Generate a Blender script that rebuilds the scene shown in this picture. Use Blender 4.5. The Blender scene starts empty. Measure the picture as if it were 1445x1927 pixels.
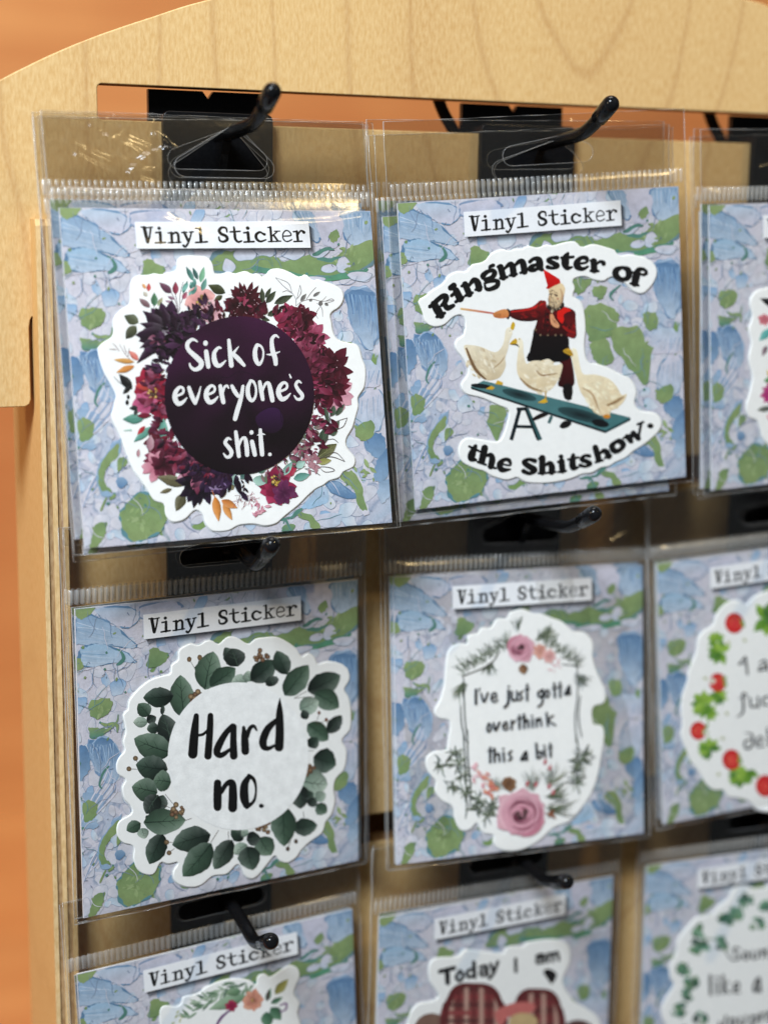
import bpy, bmesh, math, random
import numpy as np
from mathutils import Matrix, Vector

# ---------------------------------------------------------------- camera, world, lights, exposure
scene = bpy.context.scene
COL = scene.collection
PH, FPX = 1927.0, 2917.9
cam_d = bpy.data.cameras.new('camera')
cam = bpy.data.objects.new('camera', cam_d)
COL.objects.link(cam)
scene.camera = cam
_R = ((0.927063131, 0.370603089, 0.056633038), (-0.374579925, 0.909337780, 0.181093016), (0.015615070, -0.189098258, 0.981834008))
_m = Matrix(((_R[0][0], _R[0][2], -_R[0][1]), (_R[1][0], _R[1][2], -_R[1][1]), (_R[2][0], _R[2][2], -_R[2][1])))
cam.matrix_world = Matrix.Translation((-0.1061, -0.3716, -0.0232)) @ _m.to_4x4()
cam_d.sensor_fit = 'VERTICAL'
cam_d.sensor_height = 36.0
cam_d.lens = 36.0 * FPX / PH
cam_d.clip_start = 0.01
cam_d.clip_end = 20.0
cam_d.dof.use_dof = True
cam_d.dof.focus_distance = 0.3695
cam_d.dof.aperture_fstop = 6.4

world = bpy.data.worlds.new('World')
scene.world = world
world.use_nodes = True
_bg = world.node_tree.nodes['Background']
_bg.inputs[0].default_value = (0.84, 0.92, 1.0, 1)
_bg.inputs[1].default_value = 0.10

def area(name, loc, target, size, power, col, size_y=None):
    d = bpy.data.lights.new(name, 'AREA')
    d.energy = power
    d.color = col
    d.size = size
    if size_y:
        d.shape = 'RECTANGLE'
        d.size_y = size_y
    o = bpy.data.objects.new(name, d)
    COL.objects.link(o)
    o.location = loc
    o.rotation_euler = (Vector(target) - Vector(loc)).to_track_quat('-Z', 'Y').to_euler()
    return o

area('window_light', (-0.55, -0.66, 0.66), (0.03, 0, -0.08), 0.36, 25.0, (0.775, 0.885, 1.0))
area('warm_lamp', (-0.62, -0.24, 0.16), (-0.03, 0.0, -0.09), 0.10, 1.5, (1.0, 0.80, 0.52), 0.22)
area('crease_glint_light', (0.52, -0.66, 0.66), (-0.01, 0.0, -0.03), 0.02, 3.4, (1.0, 0.74, 0.36))  # added small warm light, placed to raise gold glints on the film creases
area('room_light', (0.1, 0.15, 1.0), (0.1, 0.42, -0.1), 0.5, 7.0, (1.0, 0.93, 0.84))

scene.render.engine = 'CYCLES'
scene.cycles.use_denoising = True
scene.cycles.max_bounces = 10
scene.cycles.diffuse_bounces = 3
scene.cycles.glossy_bounces = 3
scene.cycles.transmission_bounces = 4
scene.cycles.transparent_max_bounces = 40
scene.cycles.caustics_reflective = False
scene.cycles.caustics_refractive = False
scene.view_settings.view_transform = 'Standard'
scene.view_settings.look = 'None'
scene.view_settings.exposure = 0.0
scene.view_settings.gamma = 1.0

# ---------------------------------------------------------------- helpers
def lin(c, a=1.0):
    r = []
    for v in c[:3]:
        v = v / 255.0
        r.append(v / 12.92 if v <= 0.04045 else ((v + 0.055) / 1.055) ** 2.4)
    return (r[0], r[1], r[2], a)

def mixc(a, b, t):
    return tuple(a[i] + (b[i] - a[i]) * t for i in range(3))

def mat(name):
    m = bpy.data.materials.new(name)
    m.use_nodes = True
    nt = m.node_tree
    for n in list(nt.nodes):
        if n.type != 'OUTPUT_MATERIAL':
            nt.nodes.remove(n)
    out = [n for n in nt.nodes if n.type == 'OUTPUT_MATERIAL'][0]
    return m, nt, out

def node(nt, kind, **kw):
    n = nt.nodes.new(kind)
    for k, v in kw.items():
        setattr(n, k, v)
    return n

def principled(nt, out, rough=0.5, spec=0.5):
    b = node(nt, 'ShaderNodeBsdfPrincipled')
    b.inputs['Roughness'].default_value = rough
    b.inputs['Specular IOR Level'].default_value = spec
    nt.links.new(b.outputs[0], out.inputs[0])
    return b

def coords(nt, scale, rot=(0, 0, 0)):
    t = node(nt, 'ShaderNodeTexCoord')
    m = node(nt, 'ShaderNodeMapping')
    m.inputs['Scale'].default_value = scale
    m.inputs['Rotation'].default_value = rot
    nt.links.new(t.outputs['Object'], m.inputs[0])
    return m.outputs[0]

def noise(nt, vec, scale, detail=3, rough=0.55, dist=0.0):
    n = node(nt, 'ShaderNodeTexNoise')
    n.inputs['Scale'].default_value = scale
    n.inputs['Detail'].default_value = detail
    n.inputs['Roughness'].default_value = rough
    n.inputs['Distortion'].default_value = dist
    nt.links.new(vec, n.inputs['Vector'])
    return n.outputs['Fac']

def ramp(nt, fac, stops):
    r = node(nt, 'ShaderNodeValToRGB')
    el = r.color_ramp.elements
    while len(el) < len(stops):
        el.new(0.5)
    for e, (p, c) in zip(el, stops):
        e.position = p
        e.color = c if len(c) == 4 else (*c, 1)
    nt.links.new(fac, r.inputs[0])
    return r.outputs[0]

def mixcol(nt, fac, a, b, mode='MIX'):
    m = node(nt, 'ShaderNodeMix', data_type='RGBA', blend_type=mode)
    for sock, v in ((m.inputs[0], fac), (m.inputs[6], a), (m.inputs[7], b)):
        if isinstance(v, (float, int)):
            sock.default_value = v
        elif isinstance(v, tuple):
            sock.default_value = v
        else:
            nt.links.new(v, sock)
    return m.outputs[2]

def bump(nt, b, h, strength, dist):
    n = node(nt, 'ShaderNodeBump')
    n.inputs['Strength'].default_value = strength
    n.inputs['Distance'].default_value = dist
    nt.links.new(h, n.inputs['Height'])
    nt.links.new(n.outputs[0], b.inputs['Normal'])

# ---------------------------------------------------------------- materials
def wood_material(name, light, dark, grain_axis='Z', fleck=0.35, rings=0.35, rough=0.55):
    m, nt, out = mat(name)
    b = principled(nt, out, rough, 0.3)
    sc = {'Z': (1, 1, 0.12), 'X': (0.12, 1, 1)}[grain_axis]
    big = coords(nt, sc)
    n1 = noise(nt, big, 30, 3, 0.5, 0.6)
    w = node(nt, 'ShaderNodeTexWave', wave_type='RINGS', rings_direction='Y')
    w.inputs['Scale'].default_value = 19.0
    w.inputs['Distortion'].default_value = 5.0
    w.inputs['Detail'].default_value = 2.0
    w.inputs['Detail Scale'].default_value = 1.1
    cv = coords(nt, (1.0, 1.0, 0.42))
    cv.node.inputs['Location'].default_value = (-0.098, 0.0, -0.020)
    nt.links.new(cv, w.inputs['Vector'])
    lines = ramp(nt, w.outputs['Fac'], [(0.0, (1, 1, 1)), (0.012, (0.55, 0.55, 0.55)), (0.035, (0.16, 0.16, 0.16)), (0.20, (0, 0, 0)), (1.0, (0, 0, 0))])
    fl = noise(nt, coords(nt, (1, 1, 0.30) if grain_axis == 'Z' else (0.30, 1, 1)), 1500, 2, 0.6)
    flr = ramp(nt, fl, [(0.32, (0, 0, 0)), (0.66, (1, 1, 1))])
    base = mixcol(nt, n1, lin(light), lin(mixc(light, dark, 0.45)))
    c2 = mixcol(nt, flr, base, lin(mixc(light, (255, 240, 205), 0.35)))
    mul = node(nt, 'ShaderNodeMath', operation='MULTIPLY')
    mul.inputs[1].default_value = rings
    nt.links.new(lines, mul.inputs[0])
    c3 = mixcol(nt, mul.outputs[0], mixcol(nt, fleck, base, c2), lin(dark))
    nt.links.new(c3, b.inputs['Base Color'])
    bump(nt, b, fl, 0.25, 0.0002)
    return m

M = {}
M['panel'] = wood_material('maple_plywood', (206, 170, 112), (156, 108, 60), fleck=0.48, rings=0.28)
M['stile'] = wood_material('maple_side_panel', (202, 160, 98), (150, 100, 52), rings=0.1)
M['ply_a'] = wood_material('ply_layer_pale', (214, 178, 122), (140, 98, 56), fleck=0.6, rings=0.0, rough=0.8)
M['ply_b'] = wood_material('ply_layer_dark', (160, 122, 78), (100, 70, 42), fleck=0.6, rings=0.0, rough=0.85)
M['board'] = wood_material('slot_blocker_wood', (150, 112, 70), (100, 70, 40), rings=0.1)  # wood of the added board behind the slots

m, nt, out = mat('laser_cut_shaded_edge')  # burnt cut edge, with the shade of the slot undersides in its colour
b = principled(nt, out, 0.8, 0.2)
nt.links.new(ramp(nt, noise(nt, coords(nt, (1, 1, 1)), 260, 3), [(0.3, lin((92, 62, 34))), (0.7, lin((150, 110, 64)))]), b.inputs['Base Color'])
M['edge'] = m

m, nt, out = mat('orange_wood_wall')
b = principled(nt, out, 0.6, 0.25)
v = coords(nt, (0.35, 1, 6))
n1 = noise(nt, v, 9, 5, 0.6, 0.8)
n2 = ramp(nt, noise(nt, coords(nt, (1, 1, 1)), 3.2, 3), [(0.35, (0, 0, 0)), (0.65, (1, 1, 1))])
cc = ramp(nt, n1, [(0.3, lin((190, 124, 70))), (0.7, lin((212, 150, 90)))])
nt.links.new(mixcol(nt, n2, cc, lin((178, 106, 58))), b.inputs['Base Color'])
M['wall'] = m

m, nt, out = mat('black_plastic')
b = principled(nt, out, 0.20, 0.10)
nz = noise(nt, coords(nt, (1, 1, 1)), 1400, 2)
nt.links.new(ramp(nt, nz, [(0.3, (0.0035, 0.0035, 0.004)), (0.7, (0.006, 0.006, 0.0065))]), b.inputs['Base Color'])
bump(nt, b, nz, 0.08, 0.0001)
M['black'] = m
m, nt, out = mat('black_rubber_tip')
b = principled(nt, out, 0.10, 0.16)
nt.links.new(ramp(nt, noise(nt, coords(nt, (1, 1, 1)), 900, 2), [(0.3, (0.004, 0.004, 0.0045)), (0.7, (0.008, 0.008, 0.009))]), b.inputs['Base Color'])
M['tip'] = m

def film_material(name, tint, rough, haze, scratch):
    m, nt, out = mat(name)
    tr = node(nt, 'ShaderNodeBsdfTransparent')
    tr.inputs[0].default_value = (*tint, 1)
    gl = node(nt, 'ShaderNodeBsdfGlossy')
    gl.inputs['Roughness'].default_value = rough
    lw = node(nt, 'ShaderNodeLayerWeight')
    lw.inputs[0].default_value = 0.5
    pw = node(nt, 'ShaderNodeMath', operation='POWER')
    pw.inputs[1].default_value = 4.0
    nt.links.new(lw.outputs['Facing'], pw.inputs[0])
    fr = node(nt, 'ShaderNodeMath', operation='MULTIPLY_ADD')
    fr.inputs[1].default_value = 0.75
    fr.inputs[2].default_value = 0.034
    nt.links.new(pw.outputs[0], fr.inputs[0])
    nz = noise(nt, coords(nt, (1, 1, 1)), 190, 4, 0.6, 1.2)
    bp = node(nt, 'ShaderNodeBump')
    bp.inputs['Strength'].default_value = scratch
    bp.inputs['Distance'].default_value = 0.0006
    nt.links.new(nz, bp.inputs['Height'])
    nt.links.new(bp.outputs[0], gl.inputs['Normal'])
    df = node(nt, 'ShaderNodeBsdfDiffuse')
    df.inputs[0].default_value = (0.8, 0.8, 0.8, 1)
    mx0 = node(nt, 'ShaderNodeMixShader')
    mx0.inputs[0].default_value = haze
    nt.links.new(tr.outputs[0], mx0.inputs[1])
    nt.links.new(df.outputs[0], mx0.inputs[2])
    mx = node(nt, 'ShaderNodeMixShader')
    nt.links.new(fr.outputs[0], mx.inputs[0])
    nt.links.new(mx0.outputs[0], mx.inputs[1])
    nt.links.new(gl.outputs[0], mx.inputs[2])
    nt.links.new(mx.outputs[0], out.inputs[0])
    return m

M['film'] = film_material('clear_bag_film', (0.930, 0.924, 0.910), 0.19, 0.0, 0.12)
M['seam'] = film_material('clear_bag_weld', (0.92, 0.92, 0.91), 0.14, 0.18, 0.3)
M['rib'] = film_material('embossed_seal', (0.93, 0.93, 0.92), 0.12, 0.22, 0.1)

def print_material(name, rough, alpha=False, lo=0.88, hi=1.07):
    m, nt, out = mat(name)
    b = principled(nt, out, rough, 0.4)
    at = node(nt, 'ShaderNodeAttribute', attribute_name='Col')
    nz = noise(nt, coords(nt, (1, 1, 1)), 420, 4, 0.6)
    nz2 = noise(nt, coords(nt, (1, 1, 1)), 2600, 2, 0.6)
    v = ramp(nt, nz, [(0.25, (lo, lo, lo)), (0.75, (hi, hi, hi))])
    v2 = ramp(nt, nz2, [(0.2, (0.93, 0.93, 0.93)), (0.8, (1.06, 1.06, 1.06))])
    nt.links.new(mixcol(nt, 1.0, mixcol(nt, 1.0, at.outputs['Color'], v, 'MULTIPLY'), v2, 'MULTIPLY'), b.inputs['Base Color'])
    if alpha:
        nt.links.new(at.outputs['Alpha'], b.inputs['Alpha'])
    return m

M['print'] = print_material('marbled_ink', 0.5, True, 0.80, 1.10)
M['art'] = print_material('watercolour_ink', 0.42)
M['ink'] = print_material('solid_ink', 0.42, False, 0.96, 1.02)

m, nt, out = mat('sticker_vinyl')
b = principled(nt, out, 0.38, 0.45)
nt.links.new(ramp(nt, noise(nt, coords(nt, (1, 1, 1)), 700, 3), [(0.3, (0.86, 0.87, 0.875)), (0.7, (0.90, 0.91, 0.915))]), b.inputs['Base Color'])
M['vinyl'] = m
m, nt, out = mat('sticker_backing_paper')
b = principled(nt, out, 0.55, 0.3)
nt.links.new(ramp(nt, noise(nt, coords(nt, (1, 1, 1)), 900, 3), [(0.3, (0.60, 0.62, 0.63)), (0.7, (0.68, 0.70, 0.71))]), b.inputs['Base Color'])
M['backing'] = m
m, nt, out = mat('white_card_edge')
b = principled(nt, out, 0.6, 0.3)
nt.links.new(ramp(nt, noise(nt, coords(nt, (1, 1, 1)), 900, 3), [(0.3, (0.80, 0.84, 0.86)), (0.7, (0.9, 0.93, 0.95))]), b.inputs['Base Color'])
M['card_edge'] = m

# marbled paper ground: pale lavender, blue veils and thin dark veins
m, nt, out = mat('marbled_paper')
b = principled(nt, out, 0.5, 0.4)
v = coords(nt, (1, 1, 1))
wn = node(nt, 'ShaderNodeTexNoise')
wn.inputs['Scale'].default_value = 38
wn.inputs['Detail'].default_value = 3
nt.links.new(v, wn.inputs['Vector'])
vm = node(nt, 'ShaderNodeVectorMath', operation='MULTIPLY_ADD')
vm.inputs[1].default_value = (0.022, 0.022, 0.022)
nt.links.new(wn.outputs['Color'], vm.inputs[0])
nt.links.new(v, vm.inputs[2])
veil = noise(nt, vm.outputs[0], 42, 4, 0.55, 0.8)
c1 = ramp(nt, veil, [(0.40, lin((200, 198, 210))), (0.57, lin((192, 192, 208))), (0.68, lin((164, 182, 204))), (0.80, lin((120, 150, 186)))])
vo = node(nt, 'ShaderNodeTexVoronoi', feature='DISTANCE_TO_EDGE')
vo.inputs['Scale'].default_value = 62
nt.links.new(vm.outputs[0], vo.inputs['Vector'])
vein = ramp(nt, vo.outputs['Distance'], [(0.0, (0.75, 0.75, 0.75)), (0.025, (0.0, 0.0, 0.0)), (1.0, (0, 0, 0))])
gate = ramp(nt, noise(nt, v, 55, 2), [(0.48, (0, 0, 0)), (0.6, (1, 1, 1))])
vg = node(nt, 'ShaderNodeMath', operation='MULTIPLY')
nt.links.new(vein, vg.inputs[0])
nt.links.new(gate, vg.inputs[1])
c2 = mixcol(nt, vg.outputs[0], c1, lin((84, 104, 136)))
veil2 = noise(nt, vm.outputs[0], 66, 3, 0.5, 1.6)
cont = ramp(nt, veil, [(0.585, (0, 0, 0)), (0.600, (0.6, 0.6, 0.6)), (0.615, (0, 0, 0))])
c2 = mixcol(nt, cont, c2, lin((104, 128, 160)))
grn = ramp(nt, veil2, [(0.655, (0, 0, 0)), (0.668, (1, 1, 1))])
grl = ramp(nt, veil2, [(0.640, (0, 0, 0)), (0.655, (0.7, 0.7, 0.7)), (0.668, (0, 0, 0))])
c2 = mixcol(nt, grl, c2, lin((92, 132, 138)))
c2 = mixcol(nt, grn, c2, lin((120, 148, 92)))
wh = ramp(nt, noise(nt, vm.outputs[0], 90, 2, 0.5, 2.2), [(0.60, (0, 0, 0)), (0.625, (0.8, 0.8, 0.8))])
c2 = mixcol(nt, wh, c2, lin((208, 206, 218)))
sp = ramp(nt, noise(nt, v, 2400, 2, 0.7), [(0.3, (0.86, 0.86, 0.86)), (0.6, (1.03, 1.03, 1.03))])
c3 = mixcol(nt, 1.0, c2, sp, 'MULTIPLY')
vs = node(nt, 'ShaderNodeTexVoronoi')
vs.inputs['Scale'].default_value = 420
nt.links.new(v, vs.inputs['Vector'])
spk = ramp(nt, vs.outputs['Distance'], [(0.0, (1, 1, 1)), (0.13, (1, 1, 1)), (0.18, (0, 0, 0))])
g2 = ramp(nt, noise(nt, v, 120, 2), [(0.56, (0, 0, 0)), (0.62, (0.6, 0.6, 0.6))])
vg2 = node(nt, 'ShaderNodeMath', operation='MULTIPLY')
nt.links.new(spk, vg2.inputs[0])
nt.links.new(g2, vg2.inputs[1])
nt.links.new(mixcol(nt, vg2.outputs[0], c3, lin((86, 92, 112))), b.inputs['Base Color'])
M['paper'] = m

# ---------------------------------------------------------------- objects
def tag(o, label=None, cat=None, group=None, kind=None):
    if label: o['label'] = label
    if cat: o['category'] = cat
    if group: o['group'] = group
    if kind: o['kind'] = kind
    return o

def mesh_obj(name, me, parent=None, mats=None):
    o = bpy.data.objects.new(name, me)
    COL.objects.link(o)
    if parent: o.parent = parent
    if mats:
        for mm in mats:
            if mm.name not in [x.name for x in me.materials if x]:
                me.materials.append(mm)
    return o

def pydata(name, v, f, material=None, smooth=False):
    me = bpy.data.meshes.new(name)
    me.from_pydata(v, [], f)
    me.update()
    if material: me.materials.append(material)
    if smooth:
        me.polygons.foreach_set('use_smooth', [True] * len(me.polygons))
    return me

def empty(name, mw):
    o = bpy.data.objects.new(name, None)
    o.empty_display_size = 0.01
    COL.objects.link(o)
    o.matrix_world = mw
    return o

def catmull(pts, n=6, closed=False):
    P = [np.array(p, float) for p in pts]
    k = len(P)
    if k == 2 and not closed:
        return [P[0] + (P[1] - P[0]) * t / n for t in range(n + 1)]
    res = []
    rng = range(k if closed else k - 1)
    for i in rng:
        if closed:
            a, b_, c, d = P[(i - 1) % k], P[i], P[(i + 1) % k], P[(i + 2) % k]
        else:
            a, b_, c, d = P[max(i - 1, 0)], P[i], P[i + 1], P[min(i + 2, k - 1)]
        for j in range(n):
            t = j / n
            res.append(0.5 * ((2 * b_) + (-a + c) * t + (2 * a - 5 * b_ + 4 * c - d) * t * t + (-a + 3 * b_ - 3 * c + d) * t ** 3))
    if not closed: res.append(P[-1])
    return res

def sweep(path, radii, seg=14, closed_ends=True):
    """tube mesh data along a 3D path with a radius for each point"""
    V, Fc = [], []
    P = [Vector(p) for p in path]
    up = Vector((1, 0, 0))
    for i, p in enumerate(P):
        t = (P[min(i + 1, len(P) - 1)] - P[max(i - 1, 0)]).normalized()
        a = up - t * up.dot(t)
        if a.length < 1e-4: a = Vector((0, 0, 1)) - t * t.z
        a.normalize()
        b_ = t.cross(a)
        for s in range(seg):
            th = 2 * math.pi * s / seg
            V.append(tuple(p + (a * math.cos(th) + b_ * math.sin(th)) * radii[i]))
    for i in range(len(P) - 1):
        for s in range(seg):
            Fc.append((i * seg + s, i * seg + (s + 1) % seg, (i + 1) * seg + (s + 1) % seg, (i + 1) * seg + s))
    if closed_ends:
        Fc.append(tuple(range(seg - 1, -1, -1)))
        k = (len(P) - 1) * seg
        Fc.append(tuple(range(k, k + seg)))
    return V, Fc

def slab(name, outline, y0, y1, material, bev=0.0, holes=(), side=None):
    """flat piece in the XZ plane between y0 (front) and y1, outline may have holes"""
    cu = bpy.data.curves.new(name, 'CURVE')
    cu.dimensions = '2D'
    cu.fill_mode = 'BOTH'
    cu.extrude = (y1 - y0) / 2 - bev
    cu.bevel_depth = bev
    cu.bevel_resolution = 2
    cu.offset = -bev
    for ol in (outline, *holes):
        sp_ = cu.splines.new('POLY')
        sp_.points.add(len(ol) - 1)
        for q, (x, z) in zip(sp_.points, ol):
            q.co = (x, z, 0, 1)
        sp_.use_cyclic_u = True
    tmp = bpy.data.objects.new('tmp', cu)
    COL.objects.link(tmp)
    dg = bpy.context.evaluated_depsgraph_get()
    dg.update()
    me = bpy.data.meshes.new_from_object(tmp.evaluated_get(dg))
    bpy.data.objects.remove(tmp)
    me.transform(Matrix(((1, 0, 0, 0), (0, 0, -1, (y0 + y1) / 2), (0, 1, 0, 0), (0, 0, 0, 1))))
    me.name = name
    me.materials.clear()
    me.materials.append(material)
    if side:
        me.materials.append(side)
        for p in me.polygons:
            if abs(p.normal.y) < 0.5: p.material_index = 1
    me.update()
    return me

def rrect(x0, x1, z0, z1, r, n=5):
    o = []
    for cx, cz, a0 in ((x1 - r, z1 - r, 0), (x0 + r, z1 - r, 90), (x0 + r, z0 + r, 180), (x1 - r, z0 + r, 270)):
        for i in range(n + 1):
            a = math.radians(a0 + 90 * i / n)
            o.append((cx + r * math.cos(a), cz + r * math.sin(a)))
    return o

# ---------------------------------------------------------------- the setting
DX, DZ = 0.083, 0.0950
def box_mesh(name, x0, x1, y0, y1, z0, z1, material, bev=0.0):
    bm = bmesh.new()
    bmesh.ops.create_cube(bm, size=1)
    for v_ in bm.verts:
        v_.co = Vector((x0 + (v_.co.x + .5) * (x1 - x0), y0 + (v_.co.y + .5) * (y1 - y0), z0 + (v_.co.z + .5) * (z1 - z0)))
    if bev:
        bmesh.ops.bevel(bm, geom=bm.edges[:], offset=bev, segments=2, affect='EDGES')
    me = bpy.data.meshes.new(name)
    bm.to_mesh(me)
    bm.free()
    me.materials.append(material)
    return me

tag(mesh_obj('wall', box_mesh('wall', -2.0, 2.4, 0.62, 0.66, -0.50, 1.6, M['wall'])), kind='structure')
tag(mesh_obj('tabletop', box_mesh('tabletop', -2.0, 2.4, -0.05, 0.64, -0.46, -0.42, M['wall'])), kind='structure')

# ---------------------------------------------------------------- display stand
stand = empty('display_stand', Matrix.Translation((0.083, 0.01, -0.42)))
tag(stand, 'maple plywood countertop display stand with arched header and slotted hook panel', 'display stand')
def child(name, me, parent):
    o = mesh_obj(name, me, parent)
    if parent: o.matrix_parent_inverse = parent.matrix_world.inverted()
    return o

XS0, XS1 = -0.0447, -0.0387
left = [(-0.0655, -0.0035), (-0.0595, 0.0002), (-0.0507, 0.0053), (-0.0397, 0.0111), (-0.0286, 0.0161), (-0.0154, 0.0211), (-0.0019, 0.0258)]
mid = [(0.03, 0.0345), (0.06, 0.0392), (0.09, 0.0412), (0.12, 0.0399), (0.1503, 0.0353), (0.1565, 0.0341), (0.176, 0.0280), (0.20, 0.0175), (0.2315, -0.0035)]
arc = [(float(p[0]), float(p[1])) for p in catmull(left + mid, 5)]
ear = [(0.2315, -0.0697), (0.2115, -0.0697), (0.2110, -0.36), (-0.0415, -0.36), (-0.0415, -0.0485), (-0.0449, -0.0485), (-0.0453, -0.0492), (-0.0456, -0.0510), (-0.0456, -0.0680), (-0.0460, -0.0691), (-0.0470, -0.0697), (-0.0655, -0.0697)]
outline = arc + ear
slots = [rrect(-0.0284, 0.1945, -0.0026 - DZ * r, 0.0055 - DZ * r, 0.0011) for r in range(4)]
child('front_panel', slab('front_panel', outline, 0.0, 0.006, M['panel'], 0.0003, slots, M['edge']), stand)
for xs, name in ((XS0, 'side_panel'), (0.2047, 'side_panel')):
    prof = [(0.034, -0.42), (-0.0069, -0.42), (-0.0069, -0.0272), (-0.0060, -0.0257), (0.034, -0.0257)]
    sp = None
    n = 5
    for k in range(n):
        a = xs + 0.006 * k / n
        b_ = xs + 0.006 * (k + 1) / n - 0.00004
        dy = (0.0, 0.00045, 0.00008, 0.00050, 0.00015)[k]
        V = [(a, y + (dy if y < 0.03 else 0), z) for y, z in prof] + [(b_, y + (dy if y < 0.03 else 0), z) for y, z in prof]
        q = len(prof)
        Fc = [tuple(range(q - 1, -1, -1)), tuple(range(q, 2 * q))] + [(i, (i + 1) % q, q + (i + 1) % q, q + i) for i in range(q)]
        mm = M['stile'] if k == 0 else (M['ply_b'] if k % 2 else M['ply_a'])
        me = pydata('ply_layer', V, Fc, mm)
        if k == 0:
            me.name = 'side_panel'
            me.materials.append(M['ply_a'])
            for p in me.polygons:
                if abs(p.normal.x) < 0.5: p.material_index = 1
            sp = child('side_panel', me, stand)
        else:
            child('ply_layer', me, sp)
child('slot_blocker_board', box_mesh('slot_blocker_board', -0.0380, 0.2040, 0.028, 0.031, -0.36, -0.028, M['board']), stand)  # added board that keeps the lower slots dark

# ---------------------------------------------------------------- hooks
PEG_Z = [-0.0060, -0.1030, -0.1982]
BEND = {(0, 0): 0.0021, (0, 1): 0.0025, (0, 2): 0.002, (1, 0): -0.0016, (1, 1): 0.0022, (1, 2): 0.001, (2, 0): -0.0018, (2, 1): -0.0006, (2, 2): 0.0}
TIPZ = {(0, 0): 0.0085, (0, 1): 0.0092, (0, 2): 0.0085, (1, 0): 0.0061, (1, 1): 0.0085, (1, 2): 0.007, (2, 0): 0.0048, (2, 1): 0.0045, (2, 2): 0.005}
HOOK_DESC = {}
def make_hook(r, c, label):
    x, zp = c * DX, PEG_Z[r]
    zr = -0.0026 - DZ * r            # rail top under the slot
    h = empty('peg_hook', Matrix.Translation((x, 0, zr)))
    tag(h, label, 'hook', 'black hooks clipped over the slotted panel')
    def ch(name, me):
        o = mesh_obj(name, me, h)
        return o
    ch('front_plate', slab('front_plate', rrect(-0.0136, 0.0136, -0.034, 0.0024, 0.0016), -0.0030, -0.0008, M['black'], 0.0003))
    top = [(-0.0147, 0.0088), (-0.0013, 0.0088), (0.0001, 0.0070), (0.0014, 0.0088), (0.0147, 0.0088), (0.0147, -0.014), (-0.0147, -0.014)]
    ch('back_clip', slab('back_clip', [(a, z_ - 0.0009) for a, z_ in top], 0.0068, 0.0086, M['black'], 0.0))
    ch('top_fold', box_mesh('top_fold', -0.0132, 0.0132, -0.0026, 0.0080, 0.0003, 0.0018, M['black'], 0.0003))
    z0 = zp - zr
    bz, tz = BEND[(r, c)], TIPZ[(r, c)]
    path = catmull([(0, -0.0020, z0), (0, -0.010, z0 + bz * .2), (0, -0.022, z0 + bz * .6), (0, -0.0300, z0 + bz * .95), (0, -0.0345, z0 + bz + 0.0012), (0, -0.0395, z0 + bz * .45 + tz * .55), (0, -0.0440, z0 + tz - 0.0005)], 5)
    if (r, c) == (2, 1): path = [(p[0], p[1] * .86, p[2]) for p in path]
    V, Fc = sweep(path, [0.00165] * len(path), 16)
    ch('peg', pydata('peg', V, Fc, M['black'], True))
    a, e = Vector(path[-1]), (Vector(path[-1]) - Vector(path[-4])).normalized()
    tip = [a - e * 0.0062, a - e * 0.0060, a - e * 0.002] + [a + e * 0.0021 * math.sin(t) for t in (0, .35, .7, 1.05, 1.3, 1.5)]
    rad = [0.0017, 0.00198, 0.00205] + [0.00205 * math.cos(t) for t in (0, .35, .7, 1.05, 1.3, 1.5)]
    V, Fc = sweep(tip, rad, 18)
    ch('peg_tip', pydata('peg_tip', V, Fc, M['tip'], True))
    V = [(sx, -0.0028, z0 + 0.001) for sx in (-.0011, .0011)] + [(sx, -0.0105, z0 - 0.0005) for sx in (-.0011, .0011)] + [(sx, -0.0078, z0 - 0.004) for sx in (-.0009, .0009)] + [(sx, -0.0028, z0 - 0.016) for sx in (-.0009, .0009)]
    Fc = [(0, 1, 3, 2), (2, 3, 5, 4), (4, 5, 7, 6), (0, 2, 4, 6), (1, 7, 5, 3), (0, 6, 7, 1)]
    ch('gusset', pydata('gusset', V, Fc, M['black']))
    if r == 0 and c > 0:
        path = catmull([(-0.0132, 0.0100, -0.004), (-0.0155, 0.0104, 0.001), (-0.0185, 0.0108, 0.006), (-0.021, 0.011, 0.012)], 5)
        V, Fc = sweep(path, [0.0016] * len(path), 10)
        ch('rear_arm', pydata('rear_arm', V, Fc, M['black'], True))
    return h

# ---------------------------------------------------------------- printed artwork: traced outlines turned into flat ink shapes
CW, CH = 0.076, 0.0755
QUAD = {(0, 0): [(110.4, 390.2), (696.0, 396.8), (736.5, 983.1), (158.1, 1032.4)],
        (0, 1): [(746.1, 382.0), (1274.5, 350.3), (1288.8, 897.1), (780.3, 959.3)],
        (1, 0): [(140.2, 1145.4), (670.6, 1090.2), (673.0, 1618.9), (156.8, 1727.6)],
        (1, 1): [(738.8, 1086.5), (1206.5, 1064.2), (1209.3, 1568.2), (745.2, 1628.0)],
        (0, 2): [(1332.4, 386.3), (1760.6, 372.2), (1753.3, 875.0), (1337.2, 923.7)],
        (1, 2): [(1234.4, 1060.4), (1657.1, 1004.9), (1657.9, 1469.4), (1246.4, 1551.6)],
        (2, 0): [(144.5, 1832.3), (662.0, 1709.1), (678.8, 2193.4), (178.4, 2354.5)],
        (2, 1): [(712.2, 1726.6), (1153.1, 1647.7), (1134.6, 2109.6), (702.4, 2224.2)],
        (2, 2): [(1215.7, 1628.6), (1628.0, 1573.6), (1603.3, 2008.3), (1199.5, 2086.2)]}
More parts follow.
